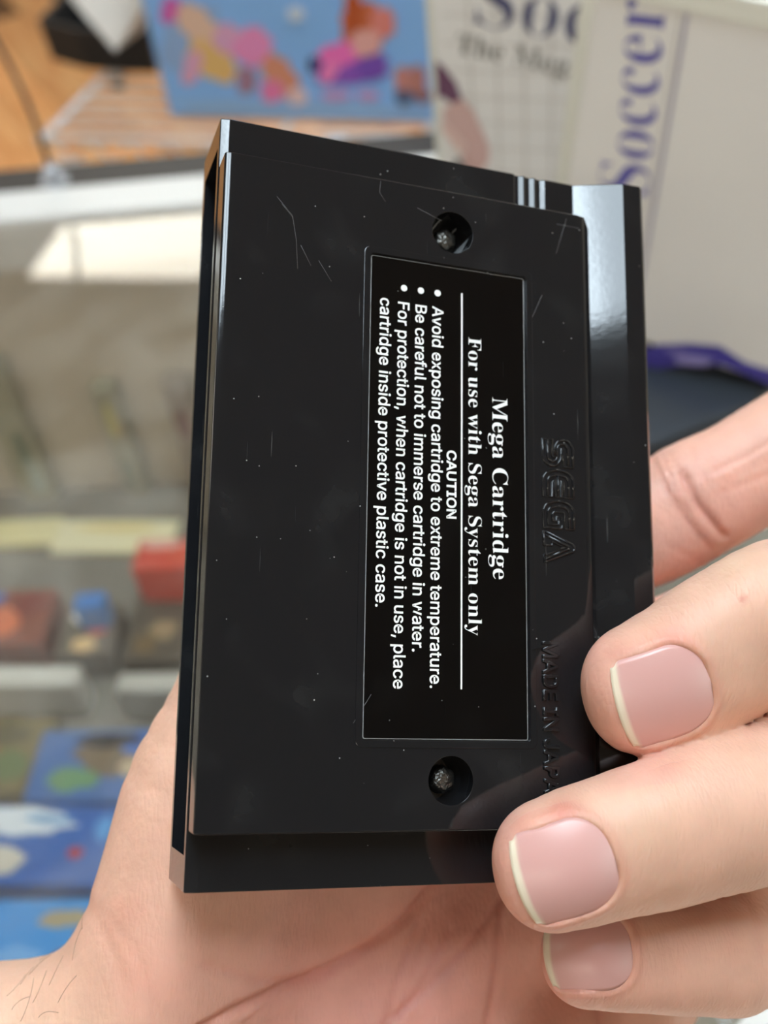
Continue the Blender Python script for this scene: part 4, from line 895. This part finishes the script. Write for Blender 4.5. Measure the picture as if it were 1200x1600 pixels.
mc2 = Sweep([((42, -16, -33), 11.5, 11.5, 11.5, palmz), ((18, -50, -40), 12.5, 12, 11, palmz), ((-8, -92, -47), 14, 13, 13, palmz)])
mc3 = Sweep([((58, -33, -37), 11.5, 11.5, 11.5, palmz), ((28, -62, -41), 12.5, 12, 11.5, palmz), ((-3, -98, -48), 14, 13, 13, palmz)])
mc4 = Sweep([((72, -56, -42), 11.0, 11, 11, palmz), ((42, -76, -42), 12.5, 12, 12, palmz), ((2, -104, -48), 14, 13, 13, palmz)])
mc5 = Sweep([((86, -79, -43), 11, 11, 11.5, palmz), ((56, -94, -42), 14, 13, 14, palmz), ((8, -110, -47), 15, 14, 15, palmz)])
arm1 = Sweep([((-4, -88, -47), 17, 15, 16, palmz), ((-31, -95, -52), 20.5, 16, 17, palmz), ((-76, -146, -62), 25, 22, 23, palmz), ((-100, -184, -68), 28, 25, 25, palmz)])
arm2 = Sweep([((8, -108, -48), 16, 14, 15, palmz), ((-14, -132, -54), 20, 17, 18, palmz), ((-55, -172, -64), 25, 22, 23, palmz), ((-85, -205, -70), 28, 25, 25, palmz)])
def cart_sdf(X):
    def bx(lo, hi):
        c = (np.array(lo) + hi) / 2; h = (np.array(hi) - lo) / 2; q = np.abs(X - c) - h
        return np.linalg.norm(np.maximum(q, 0), axis=1) + np.minimum(q.max(1), 0)
    a = bx((-1.5, -54, -18), (67.3, 54, -4.4)); b = bx((-1.4, -46.5, -10), (57.2, 46.5, 0.0)); 
    c = bx((62.6, -54, -18), (67.3, 54, -0.95))
    return np.minimum(np.minimum(a, b), c)
def hand_sdf(X):
    palm = mc2(X)
    for f, k in ((mc3, 7), (mc4, 7), (mc5, 8), (arm1, 7), (arm2, 12)): palm = smin(palm, f(X), k)
    palm = smin(palm, thumb(X), 6)
    fing = smin(smin(middle(X), ring(X), 0.7), smin(pinky(X), index(X), 0.7), 0.7)
    d = smin(palm, fing, 4.0)
    return np.maximum(d, -(cart_sdf(X) - 0.06))
RES = 0.75
lo = np.array([-95., -200., -92.]); hi = np.array([142., 46., 26.])
dim = np.ceil((hi - lo) / RES).astype(int) + 1
B = 8
nb_ = np.ceil(dim / B).astype(int); dim = nb_ * B + 1
bi = np.stack(np.meshgrid(*[np.arange(n) for n in nb_], indexing='ij'), -1).reshape(-1, 3)
ctr = lo + (bi * B + B / 2) * RES
dc = np.concatenate([hand_sdf(ctr[i:i + 60000]) for i in range(0, len(ctr), 60000)])
G = np.full(tuple(dim), 5.0, np.float32)
for b_, d_ in zip(bi[dc < -B * RES], dc[dc < -B * RES]):
    s_ = b_ * B; G[s_[0]:s_[0] + B + 1, s_[1]:s_[1] + B + 1, s_[2]:s_[2] + B + 1] = -5
act = bi[np.abs(dc) < B * RES * 1.25]
loc = np.stack(np.meshgrid(*[np.arange(B + 1)] * 3, indexing='ij'), -1).reshape(-1, 3)
for c0 in range(0, len(act), 600):
    blk = act[c0:c0 + 600]
    idx = (blk[:, None] * B + loc[None]).reshape(-1, 3)
    G[idx[:, 0], idx[:, 1], idx[:, 2]] = hand_sdf(lo + idx * RES).astype(np.float32)
def surface_nets(G):
    S = G < 0
    n0, n1, n2 = G.shape
    cnt = np.zeros((n0 - 1, n1 - 1, n2 - 1), np.int8)
    corners = [(i, j, k) for i in (0, 1) for j in (0, 1) for k in (0, 1)]
    for i, j, k in corners: cnt += S[i:n0 - 1 + i, j:n1 - 1 + j, k:n2 - 1 + k]
    cells = np.argwhere((cnt > 0) & (cnt < 8))
    vid = np.full(cnt.shape, -1, np.int32); vid[tuple(cells.T)] = np.arange(len(cells))
    acc = np.zeros((len(cells), 3)); num = np.zeros(len(cells))
    for a in range(8):
        for b in range(a + 1, 8):
            ca, cb = np.array(corners[a]), np.array(corners[b])
            if np.abs(ca - cb).sum() != 1: continue
            va = G[tuple((cells + ca).T)]; vb = G[tuple((cells + cb).T)]
            m = (va < 0) != (vb < 0)
            t = np.where(m, va / np.where(m, va - vb, 1), 0)
            acc[m] += (ca + t[:, None] * (cb - ca))[m]; num[m] += 1
    V = cells + acc / num[:, None]
    Fq = []
    for ax in range(3):
        sl = [slice(1, -1)] * 3; sl[ax] = slice(0, -1)
        sl2 = list(sl); sl2[ax] = slice(1, None)
        s0 = S[tuple(sl)]; s1 = S[tuple(sl2)]
        e = np.argwhere(s0 != s1); off = np.array([1, 1, 1]); off[ax] = 0; e = e + off
        flip = S[tuple(e.T)]
        u, v = [(1, 2), (2, 0), (0, 1)][ax]
        du = np.zeros(3, int); du[u] = 1; dv = np.zeros(3, int); dv[v] = 1
        q = np.stack([vid[tuple((e - du - dv).T)], vid[tuple((e - dv).T)], vid[tuple(e.T)], vid[tuple((e - du).T)]], 1)
        q[~flip] = q[~flip][:, ::-1]; Fq.append(q)
    return V, np.concatenate(Fq)
HV, HF = surface_nets(G); HV = lo + HV * RES
del G
# refine the faces round the three visible nails so the folds are crisp
def surf(px, py):                               # first skin point on the ray through a photo point
    d = RC.T @ np.array([(px - 600) / FPX, (py - 800) / FPX, 1.0]); t = np.arange(105, 190, 0.25)
    f = hand_sdf(_co + t[:, None] * d); k = int(np.argmax(f < 0)); u = f[k - 1] / (f[k - 1] - f[k])
    return _co + d * (t[k - 1] + 0.25 * u)
def grad(X, e=0.4):
    d = np.stack([hand_sdf(X + np.eye(3)[i] * e) - hand_sdf(X - np.eye(3)[i] * e) for i in range(3)], 1)
    return d / np.linalg.norm(d, axis=1)[:, None]
class Nail:
    def __init__(s, mid, root, edge, w):        # photo points: plate centre, middle of its root, middle of its free edge; half width in mm
        r, t = surf(*root), surf(*edge); s.c = surf(*mid); a = nrm(t - r)
        n = grad(s.c[None])[0]; s.n = nrm(n - a * (n @ a)); s.a = a; s.l = np.cross(s.n, s.a)
        s.c = s.c + s.a * (((r + t) / 2 - s.c) @ s.a); s.w = w; s.L = np.linalg.norm(t - r) / 2
        A, T = np.meshgrid(np.linspace(-s.L, s.L * .9, 12), np.linspace(-.9 * w, .9 * w, 12)); A, T = A.ravel(), T.ravel()
        P = s.c + A[:, None] * s.a + T[:, None] * s.l; hs = np.linspace(5, -8, 105); h = np.full(len(P), -99.0); prev = hand_sdf(P + s.n * hs[0])
        for k in range(1, len(hs)):
            cur = hand_sdf(P + s.n * hs[k]); m = (prev > 0) & (cur <= 0) & (h < -50); h[m] = hs[k]; prev = cur
        ok = h > -50; s.co = np.linalg.lstsq(s.basis(A[ok], T[ok]), h[ok], rcond=None)[0]
    def basis(s, A, T): return np.stack([np.ones_like(A), A, A * A, T, T * T], 1)
    def height(s, A, T): return s.basis(A, T) @ s.co - 0.12
    def coords(s, X):
        v = X - s.c; return v @ s.a, v @ s.l, v @ s.n
    def sd(s, a, t):                            # 2D distance to the nail outline: squarer free edge, rounder root
        r = np.where(a > 0, 2.0, min(s.w * .85, 5.0)); qx = np.abs(a) - s.L + r; qy = np.abs(t) - s.w + r
        return np.hypot(np.maximum(qx, 0), np.maximum(qy, 0)) + np.minimum(np.maximum(qx, qy), 0) - r
nails = [Nail((1042, 1093), (1112, 1064), (968, 1112), 6.5), Nail((888, 1369), (963, 1343), (812, 1391), 6.2), Nail((922, 1488), (990, 1486), (852, 1490), 5.1)]
def project(X, it=4):
    for _ in range(it):
        d = hand_sdf(X); e = 0.05; g = np.stack([hand_sdf(X + np.eye(3)[i] * e) - d for i in range(3)], 1) / e
        X = X - g * (d / np.maximum((g * g).sum(1), 0.2))[:, None] * 0.9
    return X
def near_nail(X, pad):
    m = np.zeros(len(X), bool)
    for nl in nails:
        a, t, h = nl.coords(X); m |= (nl.sd(a, t) < pad) & (h > -6) & (h < 9)
    return m
me = bpy.data.meshes.new('hand'); me.from_pydata(HV.tolist(), [], HF.tolist()); me.update()
bm = bmesh.new(); bm.from_mesh(me)
for rnd in range(2):
    bm.verts.ensure_lookup_table()
    X = np.array([v.co for v in bm.verts]); m = near_nail(X, 2.2 if rnd == 0 else 1.4); bm.verts.index_update()
    es = [e for e in bm.edges if m[e.verts[0].index] and m[e.verts[1].index]]
    bmesh.ops.subdivide_edges(bm, edges=es, cuts=1, use_grid_fill=True)
bmesh.ops.recalc_face_normals(bm, faces=bm.faces)
bm.to_mesh(me); bm.free()
nv = len(me.vertices); X = np.empty(nv * 3); me.vertices.foreach_get('co', X); X = X.reshape(-1, 3)
cs_ = cart_sdf(X); free = cs_ > 0.8
X[free] = project(X[free], 2)
me.vertices.foreach_set('co', X.ravel()); me.update()
_fd = np.sort(np.stack([middle(X), ring(X), pinky(X), index(X)], 1), axis=1); _w = np.clip((2.6 - _fd[:, 1]) / 1.2, 0, 1)
_ed = np.empty(len(me.edges) * 2, np.int32); me.edges.foreach_get('vertices', _ed); _ed = _ed.reshape(-1, 2)
for _ in range(30):                              # ease the seam where two fingers press together
    acc = np.zeros_like(X); cn = np.zeros(nv)
    for a_, b_ in ((0, 1), (1, 0)):
        for k in range(3): acc[:, k] += np.bincount(_ed[:, a_], X[_ed[:, b_], k], nv)
        cn += np.bincount(_ed[:, a_], minlength=nv)
    X = X + (acc / np.maximum(cn, 1)[:, None] - X) * (_w * 0.6)[:, None]
me.vertices.foreach_set('co', X.ravel()); me.update()
nor = np.empty(nv * 3); me.vertices.foreach_get('normal', nor); nor = nor.reshape(-1, 3)
disp = np.zeros(nv)
red = np.zeros(nv)
for nl in nails:
    a, t, h = nl.coords(X); sd = nl.sd(a, t); up = np.clip(nor @ nl.n, 0, 1); m = (sd < 3) & (h > -5) & (h < 8) & (up > 0.1)
    inside = np.clip((0.15 - sd) / 0.5, 0, 1); inside = inside * inside * (3 - 2 * inside)
    bed = nl.height(a, t) - 0.42                 # the skin under the plate drops to the nail bed
    disp[m] += (np.minimum(bed - h, 0) * inside)[m]
    fold = np.exp(-((sd - 0.6) / 0.5) ** 2) * np.clip((nl.L - 1.0 - a) / 2.5, 0, 1)
    disp[m] += (0.20 * fold)[m]
    red[m] += (0.40 * np.exp(-((sd - 0.5) / 0.9) ** 2) * np.clip((nl.L - a) / 3, 0, 1))[m]
# creases: photo polylines laid onto the skin that faces the viewer
pxy = to_px(X); view = nrm(_co - np.array([40, -40, 0])); face = (nor @ view) > 0.05
def poly_dist(P, line):
    d = np.full(len(P), 1e9)
    for a, b in zip(line[:-1], line[1:]):
        a, b = np.array(a, float), np.array(b, float); ab = b - a
        t = np.clip((P - a) @ ab / (ab @ ab), 0, 1); d = np.minimum(d, np.hypot(*(P - a - t[:, None] * ab).T))
    return d
palm_m = face & (X[:, 2] < -12) & (X[:, 0] < 80)
idx_m = face & (X[:, 2] < -8) & (X[:, 1] > -8)
fin_m = face & (X[:, 2] > -12)
for line_, dep, wid, msk in [
    ([(700, 1360), (672, 1392), (640, 1432), (590, 1470), (520, 1510), (440, 1545), (370, 1578), (310, 1610)], 1.2, 7, palm_m),
    ([(560, 1500), (500, 1535), (420, 1570), (380, 1606)], .3, 4, palm_m),
    ([(320, 1508), (400, 1532), (470, 1534), (520, 1520)], .4, 6, palm_m), ([(655, 1440), (632, 1500), (612, 1560), (600, 1604)], .5, 4, palm_m),
    ([(702, 1450), (665, 1525), (622, 1590)], .5, 4, palm_m), ([(790, 1395), (735, 1470), (662, 1550), (596, 1604)], .6, 6, palm_m), ([(670, 1450), (645, 1520), (630, 1560)], .3, 3, palm_m),
    ([(786, 1405), (780, 1470), (772, 1540), (762, 1610)], 1.0, 5, palm_m), ([(925, 1560), (935, 1580), (938, 1610)], .9, 6, palm_m),
    ([(130, 1405), (168, 1470), (196, 1540), (205, 1610)], .3, 12, palm_m), ([(160, 1420), (215, 1500), (250, 1610)], .22, 10, palm_m),
    ([(1066, 740), (1086, 782), (1110, 812), (1132, 838)], .9, 5, idx_m), ([(1020, 715), (1042, 765), (1075, 815), (1112, 858)], .45, 3.5, idx_m), ([(1032, 708), (1050, 750), (1076, 798)], .3, 3, idx_m),
    ([(1045, 705), (1062, 740), (1072, 770)], .25, 2.5, idx_m), ([(1080, 700), (1092, 735), (1108, 760)], .2, 2.5, idx_m), ([(1095, 680), (1112, 715), (1122, 735)], .18, 2.5, idx_m),
    ([(1115, 736), (1160, 716), (1215, 684)], .3, 3, idx_m), ([(1118, 772), (1170, 752), (1215, 738)], .3, 3, idx_m), ([(1130, 754), (1175, 730), (1215, 714)], .18, 2.5, idx_m), ([(1035, 850), (1075, 868), (1095, 880)], .18, 3, idx_m),
    ([(1158, 1402), (1182, 1440), (1188, 1490)], .25, 5, fin_m), ([(1125, 1400), (1140, 1450), (1145, 1500)], .15, 5, fin_m)]:
    d = poly_dist(pxy, line_); g = np.exp(-(d / wid) ** 2) * msk
    disp -= dep * g; red += 0.35 * np.minimum(1, dep * 1.5) * np.exp(-(d / (wid * 1.6)) ** 2) * msk
disp[(cs_ < 0.4)] = np.minimum(disp[(cs_ < 0.4)], 0)
X = X + nor * disp[:, None]
# skin colour that belongs to the skin: rosier finger tips and palm, paler wrist
base = np.array(srgb(224, 178, 154)); rosy = np.array(srgb(232, 164, 150)); pale = np.array(srgb(226, 190, 160)); hot = np.array(srgb(206, 112, 98))
C = np.tile(base, (nv, 1))
def toward(w, col):
    global C
    w = np.clip(w, 0, 1)[:, None]; C = C * (1 - w) + col * w
toward(0.95 * np.exp(-(((X - np.array([36, -74, -28])) / np.array([46, 26, 34])) ** 2).sum(1)), rosy)
toward(0.9 * np.exp(-(((X - np.array([-25, -95, -35])) / np.array([26, 30, 40])) ** 2).sum(1)), pale)
toward(0.55 * np.exp(-(((X - np.array([90, 5, -15])) / np.array([30, 24, 16])) ** 2).sum(1)), rosy)
for nl, k in zip(nails, (0.5, 0.5, 0.35)):
    a, t, h = nl.coords(X); toward(k * np.exp(-(((a - nl.L) / 5) ** 2)) * (np.abs(t) < 14) * (h < 6) * (h > -18) * (a > -3), rosy)
toward(0.6 * red, hot)
for px_, py_, rr, k, col in [(880, 1272, 26, .5, hot), (1050, 1000, 34, .4, hot), (200, 1425, 26, .22, hot), (1160, 937, 5, .8, hot), (245, 1530, 60, .18, hot), (700, 1420, 60, .25, hot), (1150, 870, 40, .5, pale), (1000, 1280, 60, .3, pale)]:
    d = np.hypot(pxy[:, 0] - px_, pxy[:, 1] - py_); toward(k * np.exp(-(d / rr) ** 2) * face, col)
me.vertices.foreach_set('co', (X * mm).ravel()); me.update()
ca = me.color_attributes.new('skin', 'FLOAT_COLOR', 'POINT')
ca.data.foreach_set('color', np.concatenate([C, np.ones((nv, 1))], 1).astype(np.float32).ravel())
m, nt, b = mat_new('skin')
vc = N(nt, 'ShaderNodeVertexColor', layer_name='skin'); tc = N(nt, 'ShaderNodeTexCoord')
no = N(nt, 'ShaderNodeTexNoise'); no.inputs['Scale'].default_value = 160; no.inputs['Detail'].default_value = 5; nt.links.new(tc.outputs['Object'], no.inputs['Vector'])
mr = N(nt, 'ShaderNodeMapRange'); mr.inputs['To Min'].default_value = 0.84; mr.inputs['To Max'].default_value = 1.12; nt.links.new(no.outputs['Fac'], mr.inputs[0])
hs = N(nt, 'ShaderNodeHueSaturation'); nt.links.new(mr.outputs[0], hs.inputs['Value']); nt.links.new(vc.outputs[0], hs.inputs['Color'])
nt.links.new(hs.outputs[0], b.inputs['Base Color'])
b.inputs['Roughness'].default_value = 0.46; b.inputs['Specular IOR Level'].default_value = 0.4
b.inputs['Subsurface Weight'].default_value = 0.22; b.inputs['Subsurface Radius'].default_value = (1, 0.38, 0.22); b.inputs['Subsurface Scale'].default_value = 0.0035
mp = N(nt, 'ShaderNodeMapping'); mp.inputs['Rotation'].default_value = (0, 0, 0.75); mp.inputs['Scale'].default_value = (2600, 700, 1200); nt.links.new(tc.outputs['Object'], mp.inputs[0])
n2_ = N(nt, 'ShaderNodeTexVoronoi', feature='DISTANCE_TO_EDGE'); n2_.inputs['Scale'].default_value = 0.55; nt.links.new(mp.outputs[0], n2_.inputs['Vector'])
n3_ = N(nt, 'ShaderNodeTexNoise'); n3_.inputs['Scale'].default_value = 700; n3_.inputs['Detail'].default_value = 4; nt.links.new(tc.outputs['Object'], n3_.inputs['Vector'])
ad = N(nt, 'ShaderNodeMath', operation='ADD'); nt.links.new(n2_.outputs['Distance'], ad.inputs[0]); nt.links.new(n3_.outputs['Fac'], ad.inputs[1])
bp = N(nt, 'ShaderNodeBump'); bp.inputs['Strength'].default_value = 0.55; bp.inputs['Distance'].default_value = 0.00022
nt.links.new(ad.outputs[0], bp.inputs['Height']); nt.links.new(bp.outputs[0], b.inputs['Normal'])
M['skin'] = m
hand = link('hand', me, m, None, True); hand.matrix_world = CART_M
tag(hand, 'bare left hand and wrist gripping the black cartridge, palm towards the viewer', 'hand')

# nails: thin curved plates fitted to the finger surface
m, nt, b = mat_new('finger nail')
vc = N(nt, 'ShaderNodeVertexColor', layer_name='nail'); nt.links.new(vc.outputs[0], b.inputs['Base Color'])
b.inputs['Roughness'].default_value = 0.3; b.inputs['Subsurface Weight'].default_value = 0.1; b.inputs['Subsurface Scale'].default_value = 0.002; b.inputs['Subsurface Radius'].default_value = (1, .4, .3)
tc = N(nt, 'ShaderNodeTexCoord'); no = N(nt, 'ShaderNodeTexNoise'); no.inputs['Scale'].default_value = 500; nt.links.new(tc.outputs['Object'], no.inputs['Vector'])
bp = N(nt, 'ShaderNodeBump'); bp.inputs['Strength'].default_value = 0.1; bp.inputs['Distance'].default_value = 0.0001; nt.links.new(no.outputs['Fac'], bp.inputs['Height']); nt.links.new(bp.outputs[0], b.inputs['Normal'])
M['nail'] = m
for nl in nails:
    NA, NT = 30, 24
    a = np.linspace(-nl.L, nl.L + 0.25, NA); tt = np.linspace(-1, 1, NT)
    wa = np.empty(NA)
    for i, s_ in enumerate(a):
        ts = np.linspace(0, nl.w, 200); ins = nl.sd(np.full(200, min(s_, nl.L - 0.5)), ts) < 0.0
        wa[i] = ts[ins].max() if ins.any() else 0.25
    AA, TT = np.meshgrid(a, tt, indexing='ij'); TT = TT * wa[:, None]
    AA = AA - 0.9 * (np.abs(tt)[None] ** 2.2) * np.clip(AA / nl.L, 0, 1) ** 3   # the free edge is gently arched
    A_, T_ = AA.ravel(), TT.ravel()
    P = nl.c + A_[:, None] * nl.a + T_[:, None] * nl.l + nl.n * nl.height(A_, T_)[:, None]
    faces = [(i * NT + j, (i + 1) * NT + j, (i + 1) * NT + j + 1, i * NT + j + 1) for i in range(NA - 1) for j in range(NT - 1)]
    o = from_py('nail', P * mm, faces, M['nail'], hand, True)
    bmn = bmesh.new(); bmn.from_mesh(o.data); bmesh.ops.recalc_face_normals(bmn, faces=bmn.faces)
    if sum((f.normal.dot(Vector(nl.n)) for f in bmn.faces)) < 0: bmesh.ops.reverse_faces(bmn, faces=bmn.faces)
    bmn.to_mesh(o.data); bmn.free()
    so = o.modifiers.new('plate', 'SOLIDIFY'); so.thickness = 0.45 * mm; so.offset = -1
    col = np.tile(np.array(srgb(216, 164, 156)), (len(P), 1))
    w_ = np.clip((A_ - (nl.L - 1.05 - 0.9 * np.abs(T_ / nl.w) ** 2.2)) / 0.45, 0, 1)[:, None]; col = col * (1 - w_) + np.array(srgb(234, 218, 194)) * w_
    w_ = 0.5 * np.exp(-(((A_ + nl.L) / 2.2) ** 2 + (T_ / 3.2) ** 2))[:, None]; col = col * (1 - w_) + np.array(srgb(226, 190, 184)) * w_
    at = o.data.color_attributes.new('nail', 'FLOAT_COLOR', 'POINT')
    at.data.foreach_set('color', np.concatenate([col, np.ones((len(P), 1))], 1).astype(np.float32).ravel())
# a few fine hairs on the wrist
rh = random.Random(8); paths = []
seed = [(30, 1540), (60, 1500), (95, 1465), (20, 1580), (50, 1570), (75, 1540), (45, 1525), (110, 1500), (60, 1590), (15, 1555), (90, 1570), (130, 1450), (35, 1595), (70, 1470)]
wz = [on for on in seed]
for (hx, hy) in wz:
    dd = np.hypot(pxy[:, 0] - hx, pxy[:, 1] - hy) + np.where(face, 0, 1e4); i = int(np.argmin(dd)); p = X[i]; n_ = nor[i]
    dr_ = nrm(np.array([0.2 + rh.random() * .9, 0.1 + rh.random() * .9, 0.0])); dr_ = nrm(dr_ - n_ * (dr_ @ n_)); sd_ = np.cross(n_, dr_)
    L = 2.5 + rh.random() * 4.5; bend = (rh.random() - .5) * 5
    paths.append([tuple((p + n_ * (0.02 + 0.5 * math.sin(q * 2.6)) + dr_ * L * q + sd_ * bend * q * q) * mm) for q in np.linspace(0, 1, 7)])
o = tube('arm_hair', paths, 0.03 * mm, plain('brown hair', (0.16, 0.09, 0.05), 0.5), hand, 4); o['kind'] = 'stuff'
